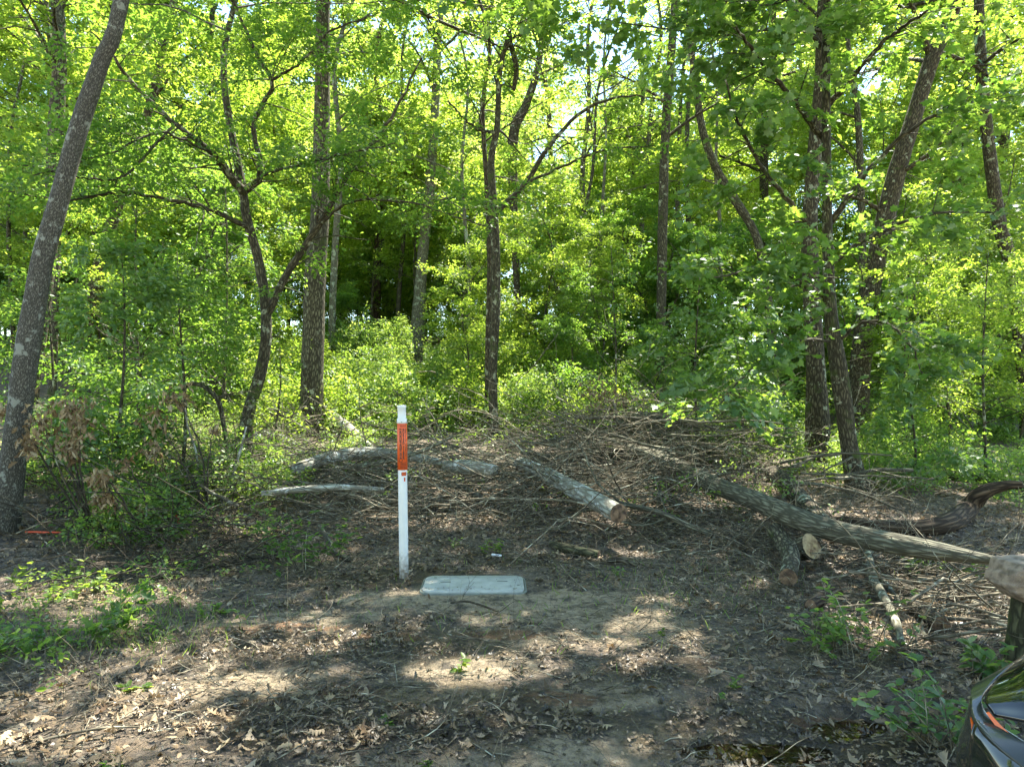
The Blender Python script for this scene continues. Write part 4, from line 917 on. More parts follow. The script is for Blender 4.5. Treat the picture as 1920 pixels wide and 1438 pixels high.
log('smooth grey branch with drooping fork under the long grey trunk', [(1628, 1035, 16, 5.3), (1636, 1080, 16, 4.7), (1655, 1115, 16, 4.4), (1680, 1165, 15, 4.1), (1690, 1205, 12, 3.9)], 5, bark='bark_pale', sides=12, name='broken_branch', cat='branch', limbs=[([(1634, 1070, 11), (1665, 1100, 9), (1695, 1145, 7), (1712, 1190, 6)], 4.8, 4.0)], extra=.07, rough=.06)
log('short broken log with dark rotted end near the right edge', [(1705, 1130, 22, 4.7), (1735, 1150, 30, 4.55), (1765, 1172, 32, 4.4)], 4.6, bark='bark_brown', cut=(None, 'cut_brown'), sides=22)
log('split tan stick lying across sticks right of the white post', [(838, 905, 9), (870, 915, 12), (905, 932, 8)], 7.4, bark='bark_pale', sides=10, name='broken_branch', cat='branch')
log('tan broken stick just right of the white post', [(812, 885, 8), (835, 905, 10), (862, 915, 8)], 7.5, bark='bark_pale', sides=10, name='broken_branch', cat='branch')
log('orange-brown wood chunk below the forked sawn log', [(1520, 1135, 22, 4.75), (1545, 1120, 26, 4.7), (1568, 1106, 22, 4.7)], 4.7, bark='bark_rot', cut=('cut_brown', 'cut_brown'), sides=12, name='wood_chunk', cat='wood chunk', rough=.3)
log('curved stick standing left of the white post', [(598, 985, 7), (615, 1010, 9), (632, 1035, 11), (655, 1048, 9)], 5.9, 5.5, bark='bark_log', sides=10, name='broken_branch', cat='branch')
log('bare forked branch reaching into the centre brush', [(1335, 1002, 12, 5.9), (1290, 985, 11, 6.0), (1240, 962, 10, 6.1), (1175, 946, 9, 6.3), (1110, 930, 6, 6.5), (1050, 905, 5, 6.7), (985, 872, 3, 6.9), (940, 850, 2, 7.1)], 6, bark='bark_log', sides=10, name='broken_branch', cat='branch', K=40, extra=.10, twigs=10, rough=.05,
    limbs=[([(1175, 946, 8), (1130, 955, 7), (1085, 960, 6), (1060, 985, 4), (1000, 1000, 3), (960, 1003, 2)], 6.3, 6.0), ([(1160, 940, 5), (1120, 905, 4), (1100, 860, 3), (1085, 830, 2)], 6.3, 6.7), ([(1260, 970, 5), (1200, 985, 4), (1130, 965, 3)], 6.1, 6.0)])
log('long light branch sloping down to the left behind the white post', [(480, 915, 3, 8.2), (560, 893, 6, 8.0), (640, 878, 8, 7.8), (720, 866, 8, 7.6), (800, 842, 6, 7.5), (850, 818, 4, 7.4)], 8, bark='bark_pale', sides=8, name='broken_branch', cat='branch', extra=.15, twigs=8)
log('pale straight log low in the sticks left of the white post', [(490, 925, 10, 7.8), (560, 918, 13, 7.6), (640, 914, 12, 7.5), (720, 918, 8, 7.4)], 7.6, bark='bark_white', sides=12, lift=1.0, extra=.30)
log('dark curved branch at left hung with dead leaves', [(170, 745, 8, 8.2), (200, 800, 12, 7.9), (240, 855, 14, 7.6), (290, 893, 12, 7.3), (325, 925, 10, 7.1)], 8, bark='bark_dark', sides=12, name='broken_branch', cat='branch', twigs=14)
log('arched vine-like branch left of the crooked dark tree', [(300, 760, 5, 8.4), (360, 720, 8, 8.3), (405, 745, 9, 8.2), (420, 800, 8, 8.1), (428, 850, 6, 8.0)], 8, bark='bark_dark', sides=10, name='broken_branch', cat='branch', twigs=12)
log('white forked dead stem in front of the crooked dark tree', [(430, 925, 6, 7.2), (440, 880, 6, 7.2), (452, 840, 5, 7.2), (462, 800, 3, 7.2)], 7.2, bark='bark_white', sides=8, name='dead_shoot', cat='branch', twigs=4)
log('thin white dead stem left of the crooked dark tree', [(373, 905, 4, 7.3), (368, 850, 4, 7.3), (352, 800, 3, 7.3), (347, 765, 2, 7.3)], 7.2, bark='bark_white', sides=8, name='dead_shoot', cat='branch')
log('leaning dead stick at the lower left behind the oak seedling', [(252, 1055, 6), (268, 1078, 7), (290, 1102, 6)], 5.3, 4.9, bark='bark_log', sides=8, name='broken_branch', cat='branch')
log('thin arching bare shoot beside the leaning lichen tree', [(20, 950, 3, 6.2), (60, 990, 4, 6.1), (100, 1030, 3, 6.0), (120, 1045, 2, 5.9)], 6, bark='twig', sides=6, name='broken_branch', cat='branch', twigs=5)
log('long wavy bare twig crossing in front of the left undergrowth', [(30, 1000, 3, 6.0), (90, 978, 4, 6.1), (150, 972, 4, 6.2), (240, 966, 3, 6.4)], 6, bark='twig', sides=6, name='broken_branch', cat='branch', twigs=7)
log('long thin stick lying across leaf litter at lower left', [(0, 1425, 5), (90, 1385, 5), (190, 1365, 5), (260, 1362, 3)], 2.78, bark='twig', sides=6, name='broken_branch', cat='branch')
log('dark stick lying in mud below the utility lid', [(845, 1130, 3), (880, 1128, 4), (935, 1146, 4)], 4.4, 4.2, bark='twig_dark', sides=6, name='broken_branch', cat='branch')
log('short curved twig in the foreground mud at centre left', [(655, 1285, 3), (680, 1272, 3.5), (710, 1270, 3)], 3.27, bark='twig_dark', sides=6, name='broken_branch', cat='branch')
log('stick lying among leaves at the lower right of the sawn logs', [(1400, 1190, 3), (1480, 1165, 4), (1540, 1120, 4), (1560, 1080, 3)], 3.9, 4.8, bark='twig', sides=6, name='broken_branch', cat='branch')
log('long thin branch crossing the twigs at the right edge', [(1480, 1150, 3, 4.2), (1600, 1205, 4, 3.8), (1700, 1215, 6, 3.7), (1850, 1235, 4, 3.6)], 4, bark='twig', sides=6, name='broken_branch', cat='branch', twigs=6)
log('pale bent branch right of the drooping fork', [(1705, 1090, 4, 4.9), (1728, 1150, 5, 4.5), (1735, 1190, 6, 4.2), (1800, 1225, 5, 3.9)], 4.5, bark='bark_log', sides=8, name='broken_branch', cat='branch', twigs=4)

# many individually countable sticks scattered through the brush share a label
def sticks(n, box, lr, rr, h, label, grp, bark):
    for i in range(n):
        x = random.uniform(box[0], box[1]); y = random.uniform(box[2], box[3]); z = float(hz(x, y))+random.uniform(.02, h)
        L = random.uniform(*lr); r = random.uniform(*rr); az = random.uniform(-.6, .6)+random.choice([0, math.pi])
        p0 = np.array([[x-math.cos(az)*L/2, y-math.sin(az)*L/2, z]])
        pp, _, _ = curve_dirs(p0, np.array([az]), np.array([random.uniform(-.1, .25)]), np.array([L]), 9, .3, .2, .09)
        pp[0, :, 2] = np.maximum(pp[0, :, 2], hz(pp[0, :, 0], pp[0, :, 1])+r)
        tb = TB(); tb.add(pp, r*np.linspace(1, .45, 9)[None], 7, .08)
        loc = pp[0, 4]
        o = link('fallen_branch', tb.mesh('fallen_branch', M[bark], loc), None, loc); tag(o, label, 'branch', grp)
sticks(60, (-3.8, 1.6, 6.5, 9.6), (.5, 1.9), (.008, .022), .25, 'grey stick lying in the brush pile behind the white post', 'sticks in the centre brush pile', 'twig')
sticks(22, (1.4, 3.9, 6.9, 8.6), (.5, 1.5), (.008, .024), .4, 'grey stick lying in the brush under and around the long grey trunk', 'sticks in the right brush pile', 'bark_log')
sticks(36, (2.3, 3.3, 3.5, 5.2), (.3, 1.0), (.004, .013), .16, 'small grey stick in the leaf litter at right', 'sticks in the right litter', 'twig')

# twig tangle: uncountable
def tangle(name, label, segs, n, hmax, Lr, mat, r=.0035, sub=4):
    tb = TB()
    c = rng.integers(0, len(segs), n); S = np.array(segs)
    x = S[c, 0]+rng.normal(0, 1, n)*S[c, 2]; y = S[c, 1]+rng.normal(0, 1, n)*S[c, 3]
    hh = np.abs(rng.normal(0, .5, n))*S[c, 4]*hmax
    p0 = np.stack([x, y, hz(x, y)+hh], -1)
    az = rng.uniform(-.9, .9, n)+rng.choice([0, math.pi], n)
    L = rng.uniform(*Lr, n)
    onlid = (np.abs(x+.27) < .75) & (np.abs(y-4.8) < .55); L[onlid] *= .05; p0[onlid, 2] -= .1
    pp, ak, ek = curve_dirs(p0, az, rng.normal(.15, .35, n), L, 9, .8, .45, .14)
    pp[..., 2] = np.maximum(pp[..., 2], hz(pp[..., 0], pp[..., 1])+.005)
    tb.add(pp, (r*rng.uniform(.6, 2.0, n))[:, None]*np.linspace(1, .35, 9)[None], 4, 0, False)
    m = n*sub; si = rng.integers(0, n, m); ki = rng.integers(1, 8, m)
    s2, _, _ = curve_dirs(pp[si, ki], ak[si, ki]+rng.choice([-1, 1], m)*rng.uniform(.3, 1, m), ek[si, ki]+rng.normal(.1, .4, m), rng.uniform(.12, .5, m)*(1-.97*onlid[si]), 6, .7, .3, .16)
    tb.add(s2, np.full((m, 1), r*.6)*np.linspace(1, .4, 6)[None], 3, 0, False)
    o = link(name, tb.mesh(name, M[mat])); tag(o, label, 'twigs', kind='stuff')
sticks(26, (.6, 2.8, 7.8, 9.4), (.7, 2.0), (.010, .028), .6, 'bare grey branch heaped on top of the brush pile right of centre', 'branches on top of the brush pile', 'bark_log')
tangle('brush_twigs', 'tangle of thin bare grey twigs heaped across the centre', [(-2.6, 8.2, .8, .5, .9), (-1.2, 7.6, .9, .5, .9), (.2, 7.3, .8, .45, 1.1), (1.0, 7.2, .5, .5, 1.1), (1.7, 8.8, .5, .4, 1.4), (1.2, 8.4, .5, .4, 1.2), (2.3, 9.0, .5, .4, 1.2), (.4, 9, .9, .5, 1.0), (-2.4, 6.8, .8, .4, .4), (-.6, 6.8, .9, .4, .4), (-1.8, 8.8, .9, .6, .8), (-3.0, 8.0, .7, .6, .6), (.6, 6.8, .7, .4, .5), (2.0, 8.4, .4, .3, 1.3)], 1500, .5, (.4, 1.5), 'twig', r=.0042, sub=3)
tangle('brush_twigs', 'tangle of darker twigs under the long grey trunk at right', [(2.5, 8.1, .55, .35, 1.0), (1.75, 7.3, .28, .3, .5), (2.2, 6.6, .28, .3, .45), (2.7, 5.8, .25, .25, .3), (3.0, 5.1, .2, .25, .2), (3.0, 4.4, .2, .4, .3), (2.7, 4.3, .35, .4, .15), (3.6, 7.2, .5, .4, .8), (1.6, 6.0, .3, .3, .2)], 560, .5, (.3, 1.0), 'twig', sub=3)
tangle('brush_twigs', 'dark fine twigs among the green undergrowth at left', [(-4.0, 7.2, .8, .7, 1.2), (-3.2, 6.4, .7, .5, .7), (-5.5, 8.2, 1., .8, 1.5), (-2.6, 5.4, .5, .3, .3)], 380, .6, (.3, 1.2), 'twig_dark', sub=3)
tangle('brush_twigs', 'bare twigs standing in the shrubs on the slope', [(0, 10.5, 1.5, .6, 1.2), (2.4, 10, 1, .7, 1.5), (4, 10.5, 1, .8, 1), (-3.5, 11, 1.2, .6, 1)], 260, .6, (.4, 1.3), 'twig', r=.005)
tangle('litter_twigs', 'fine twigs strewn over the forest floor', [(0, 3.4, 1.6, .7, .03), (-1.5, 3.2, .9, .5, .03), (1.6, 4.2, .8, .6, .05), (-.5, 5.6, 2., .5, .1), (0, 4.6, 2, .6, .03), (2.0, 3.6, .6, .5, .05), (0, 5.9, 2.4, .4, .15)], 2600, .3, (.05, .32), 'twig', r=.0018, sub=1)

# dead brown leaf clumps at left (hang on broken branches)
def dead_clump(label, spots):
    p = np.array([P(*s[:3]) for s in spots]); c = p.mean(0)
    root = thing('dead_leaf_branch', label, 'branch', (c[0], c[1], float(hz(c[0], c[1]))))
    loc = root.location
    tb = TB(); lb = LB()
    gnd = np.array([c[0]+.4, c[1], float(hz(c[0]+.4, c[1]))])
    for s, q_ in zip(spots, p):
        mid = (q_+gnd)/2+np.array([random.uniform(-.1, .1), 0, random.uniform(0, .15)])
        pp, rr = resample([(*gnd, .012), (*mid, .009), (*q_, .004)], 14, .006); tb.add(pp[None], rr[None], 6)
        n = int(s[4]*2); T = q_+rng.normal(0, 1, (n, 3))*np.array([s[3], s[3]*.8, s[3]*.9])
        d = np.stack([rng.normal(0, .5, n), rng.normal(0, .5, n), -np.ones(n)*rng.uniform(.3, 1.2, n)], -1); nm = rng.normal(0, 1, (n, 3))
        fr = frames(d, nm)*(.072*rng.uniform(.6, 1.2, n))[:, None, None]
        sel = rng.integers(0, 6, n)
        for k in range(6): lb.add(OAKS[k], T[sel == k], fr[sel == k])
    link('branch_wood', tb.mesh('dead_wood', M['twig_dark'], loc), root); link('dead_leaves', lb.mesh('dead_leaves', M['leaf_dead'], loc), root)
dead_clump('broken branch hung with curled brown leaves beside the leaning lichen tree', [(135, 765, 5.9, .07, 46), (75, 790, 5.8, .07, 40), (150, 800, 5.9, .07, 44), (62, 830, 5.8, .06, 34), (125, 835, 5.9, .05, 26), (12, 765, 6.3, .05, 20)])
dead_clump('hanging clump of dead brown leaves low at left', [(190, 895, 5.8, .05, 44), (197, 932, 5.8, .045, 40), (140, 845, 5.9, .045, 26), (235, 865, 6, .03, 12)])
dead_clump('withered brown leaf clump under the arched branch', [(330, 740, 6.9, .09, 40), (290, 780, 6.9, .07, 30), (400, 800, 7, .04, 12), (285, 840, 6.8, .06, 26), (265, 960, 6.0, .04, 18)])
dead_clump('withered clump in the brush right of the centre tree', [(1140, 755, 9.4, .14, 50), (1120, 735, 9.4, .1, 30), (1165, 740, 9.4, .08, 20)])

# ------------------------------------------------------------ leaf litter
def litter(name, label, n, box, leaf, mat, dens, lift=.012, tiltsd=.35, shapes=OAKS):
    x = rng.uniform(box[0], box[1], n); y = box[2]+(box[3]-box[2])*rng.random(n)**1.35
    k = rng.random(n) < dens(x, y); x = x[k]; y = y[k]
    k = ~((x > -.70) & (x < .17) & (y > 4.50) & (y < 5.12)); x = x[k]; y = y[k]
    k = rng.random(len(x)) > .45*np.exp(-(((x-1.0)/.36)**2+((y-2.74)/.13)**2))+.45*np.exp(-(((x-1.52)/.26)**2+((y-2.95)/.13)**2)); x = x[k]; y = y[k]
    m = len(x); z = hz(x, y)+lift*rng.random(m)+.006
    yw = rng.random(m)*6.28
    d = np.stack([np.cos(yw), np.sin(yw), rng.normal(0, tiltsd*.6, m)], -1); nm = np.stack([rng.normal(0, tiltsd, m), rng.normal(0, tiltsd, m), np.where(rng.random(m) < .5, 1, -1)], -1)
    fr = frames(d, nm)*(leaf*rng.uniform(.5, 1.25, m))[:, None, None]
    lb = LB(); sel = rng.integers(0, len(shapes), m)
    for q_ in range(len(shapes)): lb.add(shapes[q_], np.stack([x, y, z], -1)[sel == q_], fr[sel == q_])
    o = link(name, lb.mesh(name, M[mat])); tag(o, label, 'leaf litter', kind='stuff')
FR = [shp([(0, 0, 0), (.4, .3, .06), (1, .1, -.03), (.5, -.25, .05)], [(0, 3, 2, 1)]), shp([(0, 0, 0), (.5, .14, .1), (1, 0, 0), (.5, -.12, .04)], [(0, 2, 1), (0, 3, 2)])]
def inb(x, y): return np.abs(x) < .78*y+.3
def d_dry(x, y):
    s = sandm(x, y); left = sstep(.2, -1.2, x)*sstep(3.6, 2.9, y)
    right = sstep(.9, 1.8, x)*.75; far = sstep(5.2, 6.4, y)*.8
    return np.clip((.16+.75*left+right+far+.6*fbm(x*1.3, y*1.3+3)+1.6*fbm(x*5+8, y*6+3))*(1-.75*s), 0, 1)*inb(x, y)
def d_wet(x, y):
    return np.clip((.35+.7*wetm(x, y)+3.5*fbm(x*4.5, y*6, 4))*(1-.8*sandm(x, y)), 0, 1)*inb(x, y)
litter('dry_leaf_litter', 'dry tan oak leaves scattered over the forest floor', 17000, (-5.5, 5.5, 2.2, 9.5), .062, 'leaf_dry', d_dry, .03, .4)
litter('dead_leaf_litter', 'brown dead leaves on the forest floor', 12000, (-5.5, 5.5, 2.2, 9.5), .055, 'leaf_dead', lambda x, y: d_dry(x, y)*.8, .02, .35)
litter('wet_leaf_litter', 'black wet rotting leaves matted into the mud', 28000, (-5, 5, 2.2, 7), .048, 'leaf_wet', d_wet, .012, .25)
litter('leaf_fragments', 'small dark fragments of rotted leaves and bark', 70000, (-4.5, 4.5, 2.2, 6.5), .022, 'leaf_wet', lambda x, y: np.clip(.6-.6*sandm(x, y)+2.5*fbm(x*4.5, y*6, 4), 0, 1)*inb(x, y), .008, .35, FR)
litter('leaf_fragments', 'small light fragments of dry leaves', 50000, (-4.5, 4.5, 2.2, 7.5), .024, 'leaf_dry', lambda x, y: np.clip(.5-.2*sandm(x, y)+.4*fbm(x*2, y*2), 0, 1)*inb(x, y), .012, .4, FR)

n = 90; x = rng.uniform(-.60, .08, n); y = np.where(rng.random(n) < .6, 4.62+np.abs(rng.normal(0, .05, n)), rng.uniform(4.62, 5.0, n)); yw = rng.random(n)*6.28
lb = LB(); lb.add(FR[0], np.stack([x, y, np.full(n, .0215)], -1), frames(np.stack([np.cos(yw), np.sin(yw), rng.normal(0, .1, n)], -1), np.stack([rng.normal(0, .1, n), rng.normal(0, .1, n), np.ones(n)], -1))*rng.uniform(.004, .018, n)[:, None, None])
o = link('leaf_fragments', lb.mesh('leaf_fragments', M['leaf_wet'])); tag(o, 'crumbs of dead leaf and soil on the utility lid', 'leaf litter', kind='stuff')
# grass blades
n = 1500
x = np.concatenate([rng.normal(-2.3, .35, n//2), rng.normal(-.9, 1.4, n//4), rng.normal(1.4, .6, n//4)]); y = np.concatenate([rng.normal(4.0, .3, n//2), rng.normal(4.4, .6, n//4), rng.normal(4.8, .5, n//4)])
BL = shp([(0, -.03, 0), (0, .03, 0), (.5, .025, .05), (.5, -.025, .05), (1, 0, -.05)], [(0, 1, 2, 3)], [(3, 2, 4)])
d = np.stack([rng.normal(0, .5, len(x)), rng.normal(0, .5, len(x)), np.ones(len(x))], -1)
k_ = ~((x > -.75) & (x < .22) & (y > 4.45) & (y < 5.15))
lb = LB(); lb.add(BL, np.stack([x, y, hz(x, y)], -1)[k_], (frames(d, rng.normal(0, 1, (len(x), 3)))*rng.uniform(.03, .09, len(x))[:, None, None])[k_])
o = link('grass', lb.mesh('grass', M['leaf_vine'])); tag(o, 'sparse short grass blades growing from the mud', 'grass', kind='stuff')

# ------------------------------------------------------------ marker post
def lathe(prof, S=40):
    V = []; F4 = []
    for (r, z) in prof:
        for s in range(S):
            a = s/S*2*math.pi; V.append((r*math.cos(a), r*math.sin(a), z))
    for k in range(len(prof)-1):
        for s in range(S):
            a = k*S+s; b = k*S+(s+1) % S; F4.append((a, b, b+S, a+S))
    return np.array(V), np.array(F4)
def simple(name, V, fs, mat, parent, smooth=False, loc=None):
    return link(name, mesh_from(name, np.array(V, float), [np.array(f) for f in fs], mat, smooth=smooth), parent, loc)
M['pvc'] = plain('white_pvc', (.76, .76, .73), .35, .5, var=.08, vscale=9)
nt_ = M['pvc'].node_tree; ns_ = nt_.nodes; pb_ = [n for n in ns_ if n.type == 'BSDF_PRINCIPLED'][0]
src = pb_.inputs['Base Color'].links[0].from_socket
tc_ = ns_.new('ShaderNodeTexCoord'); sx_ = ns_.new('ShaderNodeSeparateXYZ'); nt_.links.new(tc_.outputs['Object'], sx_.inputs[0])
nz_ = ns_.new('ShaderNodeTexNoise'); nz_.inputs['Scale'].default_value = 35; nz_.inputs['Detail'].default_value = 8; nt_.links.new(tc_.outputs['Object'], nz_.inputs['Vector'])
ma_ = ns_.new('ShaderNodeMath'); ma_.operation = 'MULTIPLY_ADD'; ma_.inputs[1].default_value = -.34; nt_.links.new(nz_.outputs[0], ma_.inputs[0]); nt_.links.new(sx_.outputs[2], ma_.inputs[2])
mr_ = ns_.new('ShaderNodeMapRange'); mr_.inputs[1].default_value = -.16; mr_.inputs[2].default_value = .02; mr_.inputs[3].default_value = .9; mr_.inputs[4].default_value = 0; nt_.links.new(ma_.outputs[0], mr_.inputs[0])
mx_ = ns_.new('ShaderNodeMix'); mx_.data_type = 'RGBA'; nt_.links.new(mr_.outputs[0], mx_.inputs[0]); nt_.links.new(src, mx_.inputs[6]); mx_.inputs[7].default_value = (.16, .12, .075, 1); nt_.links.new(mx_.outputs[2], pb_.inputs['Base Color'])
M['orange'] = plain('orange_label', (.78, .115, .02), .4, .5, var=.06, vscale=20)
M['ink'] = plain('black_ink', (.012, .01, .01), .5)
bx, by = (757.5-960)/F*5.0, 5.0
R = .0335
post = thing('marker_post', 'white plastic utility marker post with an orange warning label, standing in mud', 'marker post', (bx, by, 0)); post.rotation_euler = (0, D2R(-.75), D2R(14))
def mrs(name, prof, mat, parent):
    V, q_ = lathe(prof, 48); return simple(name, V, [q_], mat, parent, True)
mrs('pole', [(R, -.12), (R, .02), (R, .79), (R*.98, .795)], M['pvc'], post)
lp = mrs('label_sleeve', [(R*1.0, .79), (R*1.08, .7905), (R*1.08, 1.128), (R*1.0, 1.129)], M['orange'], post)
cap = mrs('cap', [(R*.9, 1.128), (R*1.1, 1.1285), (R*1.13, 1.14), (R*1.12, 1.158), (R*.90, 1.170), (R*.89, 1.238), (R*.96, 1.242), (R*.96, 1.256), (R*.90, 1.260), (0.0001, 1.262)], M['pvc'], post)
# rivet hole
def patch(name, a0, a1, z0, z1, rr, mat, parent, n=10):
    V = []; f = []
    for i in range(n+1):
        a = a0+(a1-a0)*i/n
        V += [(rr*math.cos(a), rr*math.sin(a), z0), (rr*math.cos(a), rr*math.sin(a), z1)]
    for i in range(n): f.append((2*i, 2*i+2, 2*i+3, 2*i+1))
    return simple(name, V, [f], mat, parent)
A0 = -math.pi/2    # facing the camera
patch('rivet', A0-.20, A0-.08, 1.138, 1.144, R*1.135, M['ink'], cap, 3)
def text_mesh(s, size, ca, zc, rr, mat, parent, name, offset_x=0., sx=1., bold=.0):
    cu = bpy.data.curves.new(name, 'FONT'); cu.body = s; cu.size = size; cu.align_x = 'CENTER'; cu.align_y = 'CENTER'; cu.offset = bold; cu.resolution_u = 2
    tmp = bpy.data.objects.new(name, cu); C.objects.link(tmp)
    dg = bpy.context.evaluated_depsgraph_get(); me = bpy.data.meshes.new_from_object(tmp.evaluated_get(dg))
    bpy.data.objects.remove(tmp)
    n = len(me.vertices); co = np.zeros(n*3, np.float32); me.vertices.foreach_get('co', co); co = co.reshape(-1, 3)
    a = ca+co[:, 0]*sx/rr; z = zc+co[:, 1]
    me.vertices.foreach_set('co', np.stack([rr*np.cos(a), rr*np.sin(a), z], -1).astype(np.float32).ravel()); me.update()
    me.materials.clear(); me.materials.append(mat)
    return link(name, me, parent)
aW = A0-.42; aB = A0+.18; aC = A0+.72
for i, ch in enumerate('WARNING'):
    zc = 1.079-i*.0315
    patch('letter_box', aW-.22, aW+.22, zc-.0145, zc+.0145, R*1.088, M['ink'], lp, 5)
    text_mesh(ch, .026, aW, zc, R*1.10, M['orange'], lp, 'lettering', bold=.0006, sx=.78)
for i, ch in enumerate('BURIED'):
    text_mesh(ch, .025, aB, 1.083-i*.0195, R*1.09, M['ink'], lp, 'lettering', bold=.001, sx=.8)
for i, ch in enumerate('FIBER'):
    text_mesh(ch, .025, aB, .955-i*.0195, R*1.09, M['ink'], lp, 'lettering', bold=.001, sx=.8)
for i, ch in enumerate('OPTIC'):
    text_mesh(ch, .024, aC, 1.083-i*.0195, R*1.09, M['ink'], lp, 'lettering', bold=.0008, sx=.8)
for i, ch in enumerate('CABLE'):
    text_mesh(ch, .024, aC, .975-i*.0195, R*1.09, M['ink'], lp, 'lettering', bold=.0008, sx=.8)
for z in (1.115, 1.107, .845, .835, .825, .815, .805):
    patch('text_line', aW-.1, aC+.1, z-.0015, z+.0013, R*1.087, M['ink'], lp, 14)
# no-digging roundel
V = []; f = []
for k in range(25):
    a = k/24*2*math.pi
    for r_ in (.0105, .0135):
        an = aW+r_*math.cos(a)/(R*1.09); V.append((R*1.09*math.cos(an), R*1.09*math.sin(an), .862+r_*math.sin(a)))
for k in range(24): f.append((2*k, 2*k+1, 2*k+3, 2*k+2))
simple('roundel', V, [f], M['ink'], lp)
s1 = patch('small_sticker', A0-.35, A0+.75, .748, .776, R*1.012, M['orange'], post)
text_mesh('CCI', .026, A0+.22, .762, R*1.03, M['ink'], s1, 'lettering', bold=.0005)
s2 = patch('digit_sticker', A0+.18, A0+.52, .708, .736, R*1.012, M['orange'], post, 5)
text_mesh('0', .024, A0+.35, .722, R*1.03, M['ink'], s2, 'lettering')

# ------------------------------------------------------------ utility lid
M['lid'] = plain('polymer_concrete', (.42, .42, .37), .6, .4, var=.22, vscale=14, bump=.002)
M['lid_rim'] = plain('lid_rim', (.2, .21, .17), .6, .4, var=.3, vscale=20)
def rrect(w, h, r, z, n=8):
    L = []
    for cx, cy, a0 in ((w/2-r, h/2-r, 0), (-w/2+r, h/2-r, 90), (-w/2+r, -h/2+r, 180), (w/2-r, -h/2+r, 270)):
        for k in range(n+1):
            a = D2R(a0+90*k/n); L.append((cx+r*math.cos(a), cy+r*math.sin(a), z))
    return L
def loft(rings):
    n = len(rings[0]); V = [p for r_ in rings for p in r_]; f = []
    for k in range(len(rings)-1):
        for i in range(n): f.append((k*n+i, k*n+(i+1) % n, (k+1)*n+(i+1) % n, (k+1)*n+i))
    return V, f, [tuple((len(rings)-1)*n+i for i in range(n))]
lid = thing('utility_lid', 'grey-green rounded rectangular utility box lid set in the mud beside the white post', 'utility lid', (-.268, 4.80, -.004)); lid.rotation_euler = (D2R(.6), D2R(.3), D2R(1.5))
V, f4, top = loft([rrect(.735, .41, .085, -.08), rrect(.735, .41, .085, .006), rrect(.728, .403, .082, .012), rrect(.708, .383, .075, .012), rrect(.708, .383, .075, -.004)])
simple('rim', V, [f4], M['lid_rim'], lid)
V, f4, top = loft([rrect(.70, .375, .072, -.01), rrect(.70, .375, .072, .018), rrect(.694, .369, .07, .022), rrect(.5, .2, .03, .0225)])
simple('cover', V, [f4, top], M['lid'], lid)
for (x, y) in ((-.28, .13), (.28, -.13), (.31, -.05), (-.30, -.13)):
    V, f4, top = loft([[(x+.011*math.cos(k*.7854), y+.011*math.sin(k*.7854), z) for k in range(8)] for z in (.018, .0245)])
    simple('bolt', V, [f4, top], M['lid_rim'], lid)
for (x, y) in ((-.2, .02), (.2, .04)):
    V, f4, top = loft([rrect(.075, .016, .007, .0228), rrect(.075, .016, .007, .0243)]); V = [(a+x, b+y, c) for a, b, c in V]
    simple('pull_slot', V, [f4, top], M['lid_rim'], lid)

# ------------------------------------------------------------ small litter items
M['white_plastic'] = plain('white_plastic', (.75, .76, .78), .4)
tb = TB(); p_ = P(922, 1040, 5.55); p2 = P(940, 1043, 5.5); z_ = float(hz(p_[0], p_[1]))+.03
tb.add(np.array([[(p_[0], 5.55, z_), (p_[0]+.035, 5.54, z_), (p2[0], 5.52, z_-.003)]]), np.array([[.011, .010, .010]]), 12)
o = link('plastic_tube', tb.mesh('plastic_tube', M['white_plastic'])); tag(o, 'small white plastic tube lying in the debris behind the lid', 'plastic tube')
M['tape_red'] = plain('red_tape', (.75, .02, .02), .45)
M['tape_orange'] = plain('orange_tape', (.55, .07, .02), .5)
def ribbon(name, label, pts, w, mat, cat):
    V = []; f = []
    for i, p in enumerate(pts):
        V += [(p[0]-w/2, p[1], p[2]), (p[0]+w/2, p[1]+.012*math.sin(i*2), p[2]+.004*math.cos(i)), (p[0]+w/2, p[1]+.012*math.sin(i*2)+.002, p[2]+.004*math.cos(i)), (p[0]-w/2, p[1]+.002, p[2])]
    for i in range(len(pts)-1):
        a = 4*i
        for k in range(4): f.append((a+k, a+(k+1) % 4, a+4+(k+1) % 4, a+4+k))
    o = simple(name, V, [f], mat, None); return tag(o, label, cat)
ribbon('flagging_tape', 'short strip of red flagging tape tied in the brush at left', [P(330+1.5*i+2*math.sin(i), 966+3.2*i, 6.2) for i in range(8)], .02, M['tape_red'], 'flagging tape')
o = None
pp = [P(48+9*i, 1037+1.5*math.sin(i)+.5*i, 6.0) for i in range(9)]
tb = TB(); A = np.array([pp]); A[0, :, 2] = np.maximum(A[0, :, 2], hz(A[0, :, 0], A[0, :, 1])+.03)
tb.add(A, np.full((1, 9), .009)*np.array([1, 1.1, .9, 1.2, 1, .8, 1, .7, .5]), 10, .1)
o = link('orange_conduit', tb.mesh('orange_conduit', M['tape_orange'])); tag(o, 'muddy orange plastic pipe lying by the leaning lichen tree', 'pipe')

